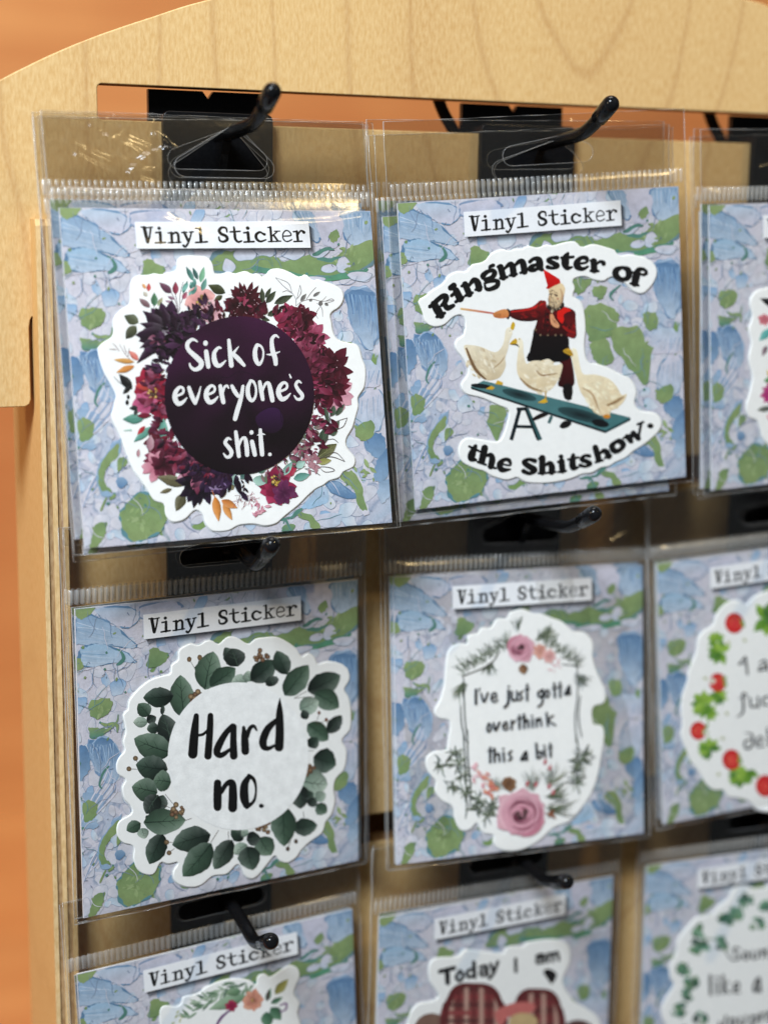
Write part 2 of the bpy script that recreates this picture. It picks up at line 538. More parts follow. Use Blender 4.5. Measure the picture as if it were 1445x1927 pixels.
POSE = {(0, 0): (-0.0034, -0.0258, -0.0600, -0.2818, -10.5586, 3.8584), (0, 1): (0.0803, -0.0223, -0.0556, -4.1594, -1.5566, -3.9038),
        (1, 0): (-0.0027, -0.0154, -0.1534, 0.9019, -3.4969, 8.8767), (1, 1): (0.0813, -0.0137, -0.1547, 2.0328, -8.5738, 1.716),
        (0, 2): (0.1668, -0.0212, -0.0558, -2.4915, -2.7239, 1.1432), (1, 2): (0.1617, -0.0148, -0.153, -2.7872, -3.3344, -0.7432),
        (2, 0): (-0.0017, -0.0123, -0.2463, -1.4946, -2.7311, 5.2943), (2, 1): (0.0769, -0.0126, -0.2469, 1.7741, -3.0115, 4.9813),
        (2, 2): (0.1628, -0.0129, -0.2457, 0.5082, -2.5058, -2.167)}

def homography(src):
    dst = [(-CW / 2, CH / 2), (CW / 2, CH / 2), (CW / 2, -CH / 2), (-CW / 2, -CH / 2)]
    Aa, bb = [], []
    for (x, y), (u, v_) in zip(src, dst):
        Aa.append([x, y, 1, 0, 0, 0, -u * x, -u * y]); bb.append(u)
        Aa.append([0, 0, 0, x, y, 1, -v_ * x, -v_ * y]); bb.append(v_)
    h = np.linalg.solve(np.array(Aa), np.array(bb))
    return np.append(h, 1).reshape(3, 3)
HOM = {k: homography(q) for k, q in QUAD.items()}
FR = {'A': (60, 360, .48443), 'ST': (310, 610, .19377), 'W1': (180, 470, .17993), 'W2': (430, 470, .17993), 'W3': (180, 720, .17993), 'W4': (430, 720, .17993),
      'B': (700, 330, .51557), 'R1': (780, 460, .16609), 'R2': (1000, 460, .16609), 'R3': (850, 490, .17993), 'R4': (960, 640, .16609), 'R5': (850, 720, .27682),
      'HN': (100, 1000, .42907), 'H': (340, 1280, .15225), 'H1': (210, 1180, .15917), 'H2': (430, 1180, .16609), 'H3': (210, 1420, .15917), 'H4': (430, 1420, .16609),
      'D': (700, 930, .51557), 'O1': (800, 1130, .24221), 'O2': (790, 1380, .24913), 'S': (1220, 1060, .25952), 'T': (860, 370, .22145), 'F': (120, 1700, .38754),
      'G': (680, 1480, .52941), 'RR': (1100, 1500, .23875), 'RZ': (1200, 150, .42024)}

def to_card(card, frame, pts):
    ox, oy, s = FR[frame]
    p = np.asarray(pts, float)
    q = np.c_[ox + p[:, 0] * s, oy + p[:, 1] * s, np.ones(len(p))] @ HOM[card].T
    return q[:, :2] / q[:, 2:3]

STEP = 1.4e-7
class Art:
    def __init__(self, card, y0, seed=1):
        self.card, self.y, self.v, self.f, self.c = card, y0, [], [], []
        self.r = random.Random(seed)
        self.fr = 'A'
    def put(self, pts, faces, cols, ramp_y=0.0):
        b0 = len(self.v)
        self.y -= STEP
        for i, p in enumerate(pts):
            self.v.append((float(p[0]), self.y - ramp_y * i, float(p[1])))
        self.y -= ramp_y * len(pts)
        self.c += [c if len(c) == 4 else lin(c) for c in cols]
        self.f += [tuple(b0 + i for i in f) for f in faces]
    def poly(self, pts, col, fr=None, smooth=3, col2=None, axis=1, jit=0.0):
        P = catmull(pts, smooth, True) if smooth else [np.array(p, float) for p in pts]
        if jit:
            f1, f2, p1, p2 = self.r.uniform(3, 6), self.r.uniform(8, 14), self.r.uniform(0, 6), self.r.uniform(0, 6)
            c0 = np.mean(np.array(P), 0)
            n_ = len(P)
            P = [c0 + (p - c0) * (1 + .045 * math.sin(f1 * 6.28 * i / n_ + p1) + .035 * math.sin(f2 * 6.28 * i / n_ + p2)) + np.array([self.r.gauss(0, jit), self.r.gauss(0, jit)]) for i, p in enumerate(P)]
        lo = min(p[axis] for p in P); hi = max(p[axis] for p in P)
        cols = []
        for p in P:
            t = (p[axis] - lo) / max(hi - lo, 1e-6)
            cols.append(mixc(col, col2, t) if col2 else col)
        Q = to_card(self.card, fr or self.fr, P)
        self.put(Q, [tuple(range(len(Q)))], cols)
    def stroke(self, pts, w, col, fr=None, n=6, caps=True, col2=None):
        if not isinstance(w, (list, tuple)): w = [w] * len(pts)
        if len(w) != len(pts):
            xs = np.linspace(0, 1, len(w)); w = list(np.interp(np.linspace(0, 1, len(pts)), xs, w))
        P = catmull([(a[0], a[1], ww) for a, ww in zip(pts, w)], n)
        L, Rr = [], []
        k = len(P)
        dirs = []
        for i in range(k):
            d = P[min(i + 1, k - 1)][:2] - P[max(i - 1, 0)][:2]
            d = d / (np.hypot(*d) + 1e-9)
            dirs.append(d)
            nrm = np.array([-d[1], d[0]])
            L.append(P[i][:2] + nrm * max(P[i][2], 1) / 2)
            Rr.append(P[i][:2] - nrm * max(P[i][2], 1) / 2)
        pts_, cols = [], []
        for i in range(k):
            pts_ += [L[i], Rr[i]]
            cc = mixc(col, col2, i / (k - 1)) if col2 else col
            cols += [cc, cc]
        faces = [(2 * i, 2 * i + 1, 2 * i + 3, 2 * i + 2) for i in range(k - 1)]
        self.put(to_card(self.card, fr or self.fr, pts_), faces, cols, 2e-9)
        if caps:
            for e, s in ((0, -1), (k - 1, 1)):
                c0, d, r_ = P[e][:2], dirs[e] * s, max(P[e][2], 1) / 2
                nrm = np.array([-d[1], d[0]])
                arc_ = [c0 + (nrm * math.cos(a) + d * math.sin(a)) * r_ for a in np.linspace(0, math.pi, 7)]
                self.put(to_card(self.card, fr or self.fr, arc_), [tuple(range(7))], [col2 if (col2 and e) else col] * 7)
    def dot(self, c, r, col, fr=None, ry=None, n=12, col2=None, rot=0):
        ry = ry or r
        cr, sr = math.cos(rot), math.sin(rot)
        pts = [c] + [(c[0] + r * math.cos(a) * cr - ry * math.sin(a) * sr, c[1] + r * math.cos(a) * sr + ry * math.sin(a) * cr) for a in np.linspace(0, 2 * math.pi, n, endpoint=False)]
        self.put(to_card(self.card, fr or self.fr, pts), [(0, 1 + i, 1 + (i + 1) % n) for i in range(n)], [col2 or col] + [col] * n)
    def leaf(self, base, tip, w, cb, ct=None, fr=None, vein=None, bend=0.0, n=8, blunt=0.85, side=0.18, full=1.0, pwr=1.0):
        b_, t_ = np.array(base, float), np.array(tip, float)
        d = t_ - b_
        nr = np.array([-d[1], d[0]]) / (np.hypot(*d) + 1e-9)
        ct = ct or cb
        pts, cols = [], []
        for i in range(n + 1):
            t = i / n
            ww = w / 2 * full * max(math.sin(math.pi * min(max(t, 0.0), 1.0) ** blunt), 0.0) ** pwr + 0.01 * w
            ww *= 1 + self.r.uniform(-.06, .06)
            mid_ = b_ + d * t + nr * bend * w * math.sin(math.pi * t)
            c0 = mixc(cb, ct, t)
            j = self.r.uniform(-.06, .06)
            pts += [mid_ + nr * ww, mid_, mid_ - nr * ww]
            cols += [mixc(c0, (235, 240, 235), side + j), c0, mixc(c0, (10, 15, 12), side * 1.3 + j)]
        faces = []
        for i in range(n):
            a = 3 * i
            faces += [(a, a + 1, a + 4, a + 3), (a + 1, a + 2, a + 5, a + 4)]
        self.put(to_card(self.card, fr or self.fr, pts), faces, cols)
        if vein:
            vp = [b_ + d * t + nr * bend * w * math.sin(math.pi * t) for t in (0.03, .35, .65, .9)]
            self.stroke(vp, [w * .045, w * .035, w * .025, w * .012], vein, fr, 3, False)
            for t, sg in ((.35, 1), (.45, -1), (.6, 1), (.68, -1)):
                p0 = b_ + d * t + nr * bend * w * math.sin(math.pi * t)
                p1 = p0 + d * .16 + nr * sg * w * .27
                self.stroke([p0, p1], [w * .025, w * .01], vein, fr, 2, False)
    def flower(self, c, R, dark, light, fr=None, n=9, rings=3, core=None, specks=0, pw=0.55, a0=None, a1=None):
        for k in range(rings):
            rr = R * (1 - 0.27 * k)
            m_ = max(n - k, 5)
            off = self.r.uniform(0, 6.28)
            for i in range(m_):
                a = off + 2 * math.pi * i / m_ + self.r.uniform(-.18, .18)
                if a0 is not None: a = a0 + (a1 - a0) * (i + self.r.uniform(-.2, .2)) / (m_ - 1)
                L_ = rr * self.r.uniform(.8, 1.08)
                t = self.r.random()
                tipc = mixc(light, dark, min(1, .25 * k + .6 * t))
                self.leaf(c, (c[0] + L_ * math.cos(a), c[1] + L_ * math.sin(a)), rr * pw * self.r.uniform(.75, 1.2), mixc(dark, (5, 0, 5), .15 * k), tipc, fr, None, self.r.uniform(-.15, .15), 6, 1.25, .06)
        if core:
            for i in range(10):
                a, q = self.r.uniform(0, 6.28), R * .16 * math.sqrt(self.r.random())
                self.dot((c[0] + q * math.cos(a), c[1] + q * math.sin(a)), R * .05, mixc(core, (40, 20, 10), self.r.random() * .6), fr, n=7)
        for i in range(specks):
            a, q = self.r.uniform(0, 6.28), R * .85 * math.sqrt(self.r.random())
            self.dot((c[0] + q * math.cos(a), c[1] + q * math.sin(a)), R * .018, (225, 190, 200), fr, n=6)
    def cluster(self, c, spread, r, cols, n, fr=None):
        for i in range(n):
            a, q = self.r.uniform(0, 6.28), spread * math.sqrt(self.r.random())
            cc = self.r.choice(cols)
            p = (c[0] + q * math.cos(a), c[1] + q * math.sin(a))
            self.dot(p, r * self.r.uniform(.7, 1.15), mixc(cc, (15, 8, 5), .6), fr, n=9, col2=mixc(cc, (255, 240, 220), .25))
    def dabs(self, c, spread, n, size, cols, fr=None, ang=None):
        for i in range(n):
            a, q = self.r.uniform(0, 6.28), spread * math.sqrt(self.r.random())
            p = np.array((c[0] + q * math.cos(a), c[1] + q * math.sin(a)))
            b_ = ang + self.r.uniform(-.5, .5) if ang is not None else self.r.uniform(0, 6.28)
            s = size * self.r.uniform(.5, 1.3)
            self.leaf(p, p + s * np.array((math.cos(b_), math.sin(b_))), s * .4, self.r.choice(cols), self.r.choice(cols), fr, None, 0, 4, 1, .05)
    def mesh(self, name, material):
        me = pydata(name, self.v, self.f, material)
        at = me.color_attributes.new('Col', 'FLOAT_COLOR', 'POINT')
        at.data.foreach_set('color', np.array(self.c, dtype=np.float32).ravel())
        return me

def brush(art, fr, col, glyphs, dots=(), k=1.0):
    for pts, w in glyphs: art.stroke(pts, [q * k for q in w] if isinstance(w, (list, tuple)) else w * k, col, fr)
    for d in dots: art.dot(d[:2], d[2], col, fr, *( [d[3]] if len(d) > 3 else []))

Y_CARD = -0.00020
Y_STK = -0.00062
BLACK = (14, 13, 14)

# ---- the marbled print shared by all cards
def marble_mesh():
    a = Art((0, 0), Y_CARD - 2e-6, 7)
    G1, G2, TE = (134, 154, 104), (116, 143, 97), (82, 130, 118)
    BL, BM_, BD = (176, 192, 212), (136, 164, 194), (88, 124, 164)
    LV = (200, 198, 214)
    def P(card, fr, pts, col, col2=None, axis=1, jit=2.0, rim=None):
        a.card = card
        if rim:
            cx, cy = np.mean(np.array(pts), 0)
            s = FR[fr][2]
            ex = [((x - cx) * (1 + 2.6 / (s * 90)) + cx, (y - cy) * (1 + 2.6 / (s * 90)) + cy) for x, y in pts]
            a.poly(ex, rim, fr, 5, None, 1, jit)
        a.poly(pts, col, fr, 5, col2, axis, jit)
    A_, B_ = (0, 0), (0, 1)
    rc = random.Random(12)
    pts_c = []
    for i in range(1500):
        u, w_ = rc.uniform(110, 1310), rc.uniform(60, 1380)
        if all((u - x) ** 2 + (w_ - z) ** 2 > 40 ** 2 for x, z in pts_c): pts_c.append((u, w_))
    a.card = A_
    for u, w_ in pts_c:
        R_ = rc.uniform(15, 46); el = rc.uniform(.4, 1); th = rc.uniform(0, 3.14)
        m_ = 9
        ol = []
        for k in range(m_):
            q = 6.283 * k / m_; rad = R_ * rc.uniform(.7, 1.15)
            x, y = rad * math.cos(q), rad * el * math.sin(q)
            ol.append((u + x * math.cos(th) - y * math.sin(th), w_ + x * math.sin(th) + y * math.cos(th)))
        kind = rc.random()
        c1_, c2_ = ((208, 206, 216), (196, 200, 214)) if kind < .62 else (((178, 200, 220), (208, 210, 220)) if kind < .88 else ((134, 168, 204), (190, 204, 222)))
        ex = [((x - u) * 1.035 + u, (y - w_) * 1.035 + w_) for x, y in ol]
        a.poly(ex, (92, 122, 164) if kind > .5 else (134, 146, 170), 'A', 4)
        a.poly(ol, c1_, 'A', 4, c2_, rc.choice((0, 1)))
    def feather(card, fr, p0, p1, q0, q1, n, c0, c1, w):
        a.card = card
        for i in range(n):
            t = i / (n - 1)
            s0 = np.array(p0) + (np.array(p1) - np.array(p0)) * t
            e0 = np.array(q0) + (np.array(q1) - np.array(q0)) * t
            md = (s0 + e0) / 2 + np.array([rc.uniform(-12, 12), rc.uniform(-12, 12)])
            a.stroke([s0, md, s0 + (e0 - s0) * rc.uniform(.35, 1)], [w * .75, w * .5, w * .12], mixc(c0, c1, rc.uniform(0, .5)) if i % 2 else mixc(c1, c0, rc.uniform(.1, .5)), fr, 4, False)
    # pale blue bulbs at the upper left
    P(A_, 'A', [(112, 110), (165, 95), (235, 130), (300, 175), (372, 250), (300, 240), (215, 222), (125, 205)], BM_, BL, rim=(92, 128, 162))
    P(A_, 'A', [(135, 235), (180, 222), (240, 228), (330, 275), (375, 318), (290, 302), (200, 315), (140, 290)], (150, 182, 210), BL, rim=(92, 128, 162))
    P(A_, 'A', [(200, 75), (330, 80), (380, 120), (345, 165), (280, 150), (230, 118)], BL, LV, rim=(110, 144, 178))
    P(A_, 'A', [(385, 85), (520, 80), (560, 115), (480, 150), (405, 140)], LV, (178, 186, 208), rim=(128, 148, 178))
    # top right streaks
    P(A_, 'A', [(1020, 75), (1075, 75), (1110, 130), (1115, 185), (1090, 190), (1050, 140)], BM_, BL, rim=(96, 132, 172))
    P(A_, 'A', [(1205, 80), (1312, 80), (1318, 180), (1270, 225), (1215, 180), (1200, 130)], BM_, BL, rim=(96, 132, 172))
    P(A_, 'A', [(1100, 80), (1190, 82), (1205, 150), (1180, 215), (1140, 210), (1105, 150)], LV, (188, 190, 210))
    # right side blue
    P(B_, 'B', [(1018, 335), (1060, 322), (1116, 330), (1118, 470), (1085, 520), (1050, 470), (1030, 420)], BD, BL, rim=(120, 148, 182))
    P(B_, 'B', [(1035, 560), (1120, 575), (1122, 640), (1060, 650), (1000, 640)], BL, LV)
    P(B_, 'B', [(1050, 690), (1124, 660), (1126, 760), (1090, 800), (1040, 780)], LV, BL, rim=(120, 148, 178))
    P(B_, 'B', [(1060, 830), (1110, 800), (1128, 830), (1130, 900), (1085, 880)], BD, BM_)
    P(A_, 'W4', [(1020, 1060), (1130, 1040), (1230, 1110), (1325, 1175), (1300, 1205), (1200, 1195), (1100, 1160), (1050, 1110)], BM_, BD, rim=(90, 124, 160))
    P(A_, 'W4', [(950, 1075), (1040, 1150), (1020, 1250), (900, 1300), (755, 1318), (850, 1190)], BL, (150, 184, 214))
    P(A_, 'A', [(1330, 1060), (1375, 1000), (1388, 1010), (1390, 1085), (1350, 1130), (1325, 1110)], BD, BM_)
    P(A_, 'A', [(1345, 1140), (1395, 1120), (1392, 1180), (1350, 1210)], BM_, BL)
    P(A_, 'W4', [(900, 1390), (1150, 1370), (1140, 1500), (960, 1505)], LV, BL, axis=0)
    # left blue fans
    P(A_, 'A', [(190, 635), (228, 632), (275, 655), (282, 700), (268, 745), (238, 772), (212, 730)], BD, BL, rim=(120, 150, 186))
    P(A_, 'A', [(150, 640), (178, 652), (198, 700), (180, 762), (158, 770), (150, 700)], BD, BM_)
    P((1, 0), 'HN', [(165, 950), (215, 902), (262, 922), (294, 990), (288, 1070), (240, 1095), (195, 1040)], BD, BL, rim=(150, 176, 206))
    P((1, 0), 'HN', [(105, 945), (140, 960), (160, 1010), (150, 1060), (108, 1085)], BD, BM_)
    P((1, 0), 'HN', [(130, 1150), (185, 1145), (222, 1175), (200, 1230), (150, 1225)], BM_, BL)
    P((1, 0), 'HN', [(120, 1240), (170, 1250), (200, 1290), (130, 1300)], BL, BM_)
    feather(B_, 'B', (1025, 335), (1116, 335), (1035, 440), (1116, 500), 15, (70, 108, 154), (150, 182, 214), 5)
    feather(A_, 'A', (195, 638), (275, 655), (215, 740), (262, 760), 11, (70, 108, 154), (190, 208, 226), 5)
    feather(A_, 'A', (1205, 85), (1310, 85), (1225, 195), (1310, 180), 13, (104, 140, 178), (196, 206, 222), 5)
    feather(A_, 'A', (1025, 80), (1075, 80), (1080, 180), (1112, 180), 8, (104, 140, 178), (196, 206, 222), 5)
    feather(A_, 'A', (115, 120), (130, 200), (330, 205), (350, 245), 9, (120, 152, 186), (200, 212, 226), 4)
    feather(A_, 'A', (140, 245), (145, 290), (330, 285), (350, 312), 7, (126, 158, 190), (204, 214, 228), 4)
    feather((1, 0), 'HN', (170, 950), (262, 925), (200, 1080), (285, 1075), 13, (76, 112, 158), (178, 202, 226), 6)
    feather(A_, 'W4', (1030, 1065), (1220, 1110), (1100, 1150), (1310, 1195), 12, (80, 118, 162), (150, 182, 212), 8)
    feather(B_, 'B', (1045, 600), (1120, 590), (1010, 640), (1110, 690), 10, (120, 150, 184), (206, 208, 222), 4)
    feather(B_, 'B', (1050, 700), (1124, 670), (1050, 780), (1120, 770), 9, (120, 150, 184), (206, 208, 222), 4)
    # long strands on the left
    a.card = A_
    for k in range(7):
        o = k * 11
        a.stroke([(165 + o, 985 - k * 6), (215 + o, 870 + k * 5), (265 + o * .8, 790 + k * 12), (285 + o * .5, 725 + k * 20)], [3, 6, 5, 2], (140, 162, 196) if k % 2 else (214, 212, 226), 'A')
    for k in range(5):
        a.stroke([(190 + k * 8, 1240 - k * 14), (220 + k * 9, 1150), (262 + k * 8, 1085 - k * 6), (330 + k * 4, 1040 - k * 12)], [3, 5, 4, 2], (150, 172, 204) if k % 2 else (216, 214, 228), 'A')
    # greens
    P(A_, 'A', [(345, 1275), (348, 1235), (380, 1203), (430, 1172), (485, 1185), (517, 1215), (523, 1268), (500, 1310), (452, 1345), (402, 1357), (358, 1330)], G2, G1, rim=(92, 138, 150))
    P(A_, 'A', [(242, 1298), (287, 1285), (284, 1325), (262, 1370), (226, 1390), (232, 1340)], G2, G1)
    P(A_, 'W3', [(245, 625), (180, 668), (110, 760), (50, 850), (18, 950), (28, 1060), (72, 1122), (165, 1148), (112, 1082), (86, 1010), (100, 920), (160, 835), (218, 785), (238, 700)], G1, G2, rim=(140, 168, 196))
    P(A_, 'W3', [(290, 780), (330, 830), (262, 905), (222, 920), (232, 800)], G2, G1)
    P(A_, 'W3', [(215, 1010), (270, 985), (330, 1040), (270, 1105), (222, 1080)], BM_, BD)
    P(A_, 'W3', [(40, 1330), (90, 1215), (112, 1210), (60, 1330)], G2, G1)
    P(A_, 'W3', [(135, 1215), (180, 1165), (212, 1180), (160, 1225)], G1, G2)
    P(A_, 'A', [(185, 460), (245, 453), (283, 468), (270, 510), (228, 537), (190, 512)], G1, G2)
    P(A_, 'A', [(188, 570), (232, 578), (272, 582), (246, 612), (198, 612)], G1, TE)
    P(A_, 'A', [(104, 60), (186, 64), (168, 95), (132, 108), (104, 85)], G1, G1)
    P(A_, 'A', [(104, 268), (136, 275), (150, 305), (128, 330), (110, 318)], G1, G1)
    P(A_, 'W1', [(492, 108), (570, 98), (630, 150), (722, 180), (705, 240), (640, 300), (560, 330), (470, 300), (490, 200)], G1, G2)
    P(A_, 'A', [(175, 890), (235, 893), (232, 948), (192, 972)], G1, G2)
    P(A_, 'A', [(705, 300), (715, 240), (780, 232), (860, 262), (930, 250), (980, 272), (1060, 248), (1130, 262), (1185, 250), (1230, 222), (1312, 192), (1326, 240), (1302, 300), (1180, 328), (1060, 322), (940, 312), (800, 322)], G1, G2, rim=(104, 134, 146))
    P(A_, 'A', [(860, 292), (1000, 312), (1140, 332), (1292, 300), (1272, 328), (1150, 348), (1030, 338), (905, 322)], TE, (86, 146, 112))
    for cx_, cy_, r1_, r2_ in ((820, 246, 46, 26), (905, 236, 40, 22), (1010, 240, 44, 24), (1110, 232, 40, 24), (1205, 285, 26, 34), (1150, 300, 30, 18), (760, 290, 26, 30), (960, 338, 60, 18), (1080, 345, 60, 14), (1270, 330, 50, 18)):
        ol = [(cx_ + r1_ * rc.uniform(.75, 1.15) * math.cos(6.283 * k / 9), cy_ + r2_ * rc.uniform(.75, 1.15) * math.sin(6.283 * k / 9)) for k in range(9)]
        a.poly([((x - cx_) * 1.06 + cx_, (y - cy_) * 1.06 + cy_) for x, y in ol], (112, 130, 150), 'A', 4)
        a.poly(ol, (202, 200, 214), 'A', 4, (188, 198, 216))
    P(A_, 'A', [(1152, 165), (1180, 150), (1192, 172), (1172, 200), (1155, 192)], G2, G1)
    P(A_, 'W4', [(1170, 1012), (1205, 930), (1282, 922), (1342, 1000), (1392, 1080), (1402, 1200), (1445, 1335), (1388, 1330), (1332, 1262), (1322, 1160), (1272, 1092)], G1, G2, rim=(206, 206, 220))
    P(A_, 'A', [(1250, 930), (1312, 888), (1325, 942), (1282, 972)], G2, G1)
    P(A_, 'W4', [(700, 1340), (762, 1358), (862, 1380), (892, 1430), (945, 1480), (930, 1542), (850, 1522), (830, 1450), (758, 1422), (710, 1392)], G2, G1)
    P(A_, 'W4', [(560, 1500), (640, 1478), (692, 1490), (652, 1552), (552, 1575)], G2, TE)
    for pts in ([(775, 482), (870, 480), (895, 520), (880, 570), (822, 605), (782, 592)], [(880, 562), (960, 550), (1002, 615), (1022, 640), (992, 765), (955, 722), (900, 662), (870, 600)],
                [(985, 508), (1030, 502), (1038, 550), (1002, 562)], [(722, 378), (795, 380), (772, 420), (742, 432)], [(800, 412), (850, 404), (842, 440), (820, 452)], [(795, 610), (855, 600), (875, 680), (830, 690), (800, 660)]):
        P(B_, 'B', pts, G1, G2)
    P(B_, 'R5', [(265, 150), (362, 180), (355, 240), (305, 392), (246, 300), (240, 240)], G1, G2)
    a.card = A_
    for c_, sp_, n_ in (((435, 1268), 70, 16), ((1215, 250), 60, 10), ((1290, 1100), 34, 8), ((230, 490), 30, 6)):
        a.dabs(c_, sp_, n_, 34, [(142, 164, 112), (124, 148, 96), (150, 170, 122)], 'A')
    for i in range(26):
        u, w_ = rc.uniform(150, 1260), rc.uniform(110, 1320)
        t = rc.uniform(0, 6.28); pts = [(u, w_)]
        for j in range(4):
            t += rc.uniform(-.9, .9)
            pts.append((pts[-1][0] + rc.uniform(16, 34) * math.cos(t), pts[-1][1] + rc.uniform(16, 34) * math.sin(t)))
        wd = [rc.uniform(2, 6), rc.uniform(5, 16), rc.uniform(4, 14), rc.uniform(4, 12), 2]
        a.stroke(pts, [q + 3 for q in wd], (104, 136, 140), 'A', 4, False)
        a.stroke(pts, wd, rc.choice([G1, G2, G1, TE]), 'A', 4, False)
    # specks and splashes
    a.card = A_
    rr = random.Random(4)
    for i in range(190):
        u, w_ = rr.uniform(120, 1300), rr.uniform(80, 1330)
        if rr.random() < .55:
            a.dot((u, w_), rr.uniform(3, 9), rr.choice([G1, G2, TE]), 'A', rr.uniform(3, 7), 8, None, rr.uniform(0, 3))
        else:
            L_ = rr.uniform(6, 18); t = rr.uniform(0, 3.1)
            a.stroke([(u, w_), (u + L_ * math.cos(t), w_ + L_ * math.sin(t))], [3, 2], (96, 110, 138), 'A', 2, False)
    for i in range(130):
        u, w_ = rr.uniform(140, 1250), rr.uniform(90, 1300)
        t = rr.uniform(0, 6.28); pts = [(u, w_)]
        for j in range(4):
            t += rr.uniform(-.7, .7)
            pts.append((pts[-1][0] + 26 * math.cos(t), pts[-1][1] + 26 * math.sin(t)))
        a.stroke(pts, [1, 2.6, 2.2, 1], rr.choice([(112, 138, 170), (130, 146, 172), (104, 146, 160), (214, 212, 224)]), 'A', 4, False)
    # soft printed drop shadow of the title strip: ink band, fades out in alpha
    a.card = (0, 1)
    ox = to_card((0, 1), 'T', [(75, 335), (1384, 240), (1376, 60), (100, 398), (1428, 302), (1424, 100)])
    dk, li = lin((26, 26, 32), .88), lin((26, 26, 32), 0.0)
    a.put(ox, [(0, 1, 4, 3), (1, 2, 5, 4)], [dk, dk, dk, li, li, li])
    lim = CW / 2 - 0.0001
    limz = CH / 2 - 0.0001
    a.v = [(min(max(x, -lim), lim), y, min(max(z, -limz), limz)) for x, y, z in a.v]
    return a.mesh('marbled_print', M['print']), a.y
MARBLE, Y_M = marble_mesh()

def title_meshes():
    a = Art((0, 1), Y_M - 3e-6, 2)
    a.poly([(46, 130), (1378, 30), (1388, 245), (58, 342)], (236, 238, 244), 'T', 0)
    strip = a.mesh('title_strip', M['ink'])
    t = Art((0, 1), a.y - 2e-6, 3)
    g = [([(95, 168), (140, 170)], 13), ([(150, 169), (180, 163)], 12), ([(118, 170), (130, 230), (142, 283)], 27), ([(167, 168), (160, 225), (148, 283)], 15),
         ([(205, 205), (238, 200)], 15), ([(237, 200), (239, 240), (240, 282)], 23), ([(200, 286), (275, 278)], 15),
         ([(298, 201), (325, 198)], 13), ([(322, 198), (324, 235), (325, 275)], 22), ([(298, 279), (348, 274)], 13), ([(325, 214), (352, 194), (372, 207), (376, 270)], [13, 18, 21, 21]), ([(355, 273), (392, 268)], 13),
         ([(400, 191), (440, 186)], 12), ([(460, 183), (488, 178)], 12), ([(420, 188), (434, 222), (448, 255)], 22), ([(475, 183), (462, 230), (445, 275), (425, 302), (411, 294)], [13, 14, 16, 18, 18]),
         ([(505, 150), (540, 145)], 13), ([(540, 145), (543, 200), (545, 255)], 24), ([(505, 263), (592, 251)], 15),
         ([(745, 162), (738, 132), (705, 130), (686, 155), (700, 180), (735, 195), (746, 220), (720, 241), (690, 236), (682, 207)], [13, 17, 20, 25, 25, 25, 24, 20, 17, 13]),
         ([(800, 120), (804, 170), (808, 215), (830, 236), (856, 226)], [16, 22, 22, 19, 13]), ([(770, 160), (845, 150)], 14),
         ([(875, 160), (905, 155)], 15), ([(905, 155), (908, 190), (910, 227)], 24), ([(875, 234), (950, 225)], 15),
         ([(1030, 165), (1000, 146), (970, 166), (970, 200), (1000, 221), (1042, 204)], [15, 18, 23, 23, 18, 12]),
         ([(1060, 104), (1082, 100)], 11), ([(1080, 100), (1083, 160), (1085, 214)], 19), ([(1062, 218), (1106, 213)], 11), ([(1090, 172), (1130, 135)], 11), ([(1110, 131), (1152, 127)], 10), ([(1102, 162), (1135, 208)], 17), ([(1115, 213), (1157, 207)], 11),
         ([(1176, 166), (1236, 156), (1225, 126), (1197, 120), (1175, 150), (1178, 190), (1205, 208), (1242, 190)], 11),
         ([(1258, 125), (1285, 120)], 13), ([(1284, 120), (1287, 160), (1290, 196)], 20), ([(1260, 204), (1322, 196)], 13), ([(1288, 152), (1313, 114), (1340, 120)], [12, 14, 18])]
    brush(t, 'T', BLACK, g, [(230, 168, 14), (905, 120, 15), (1032, 161, 12), (1338, 124, 13), (412, 294, 11)])
    return strip, t.mesh('title_lettering', M['ink'])
TITLE_STRIP, TITLE_TEXT = title_meshes()

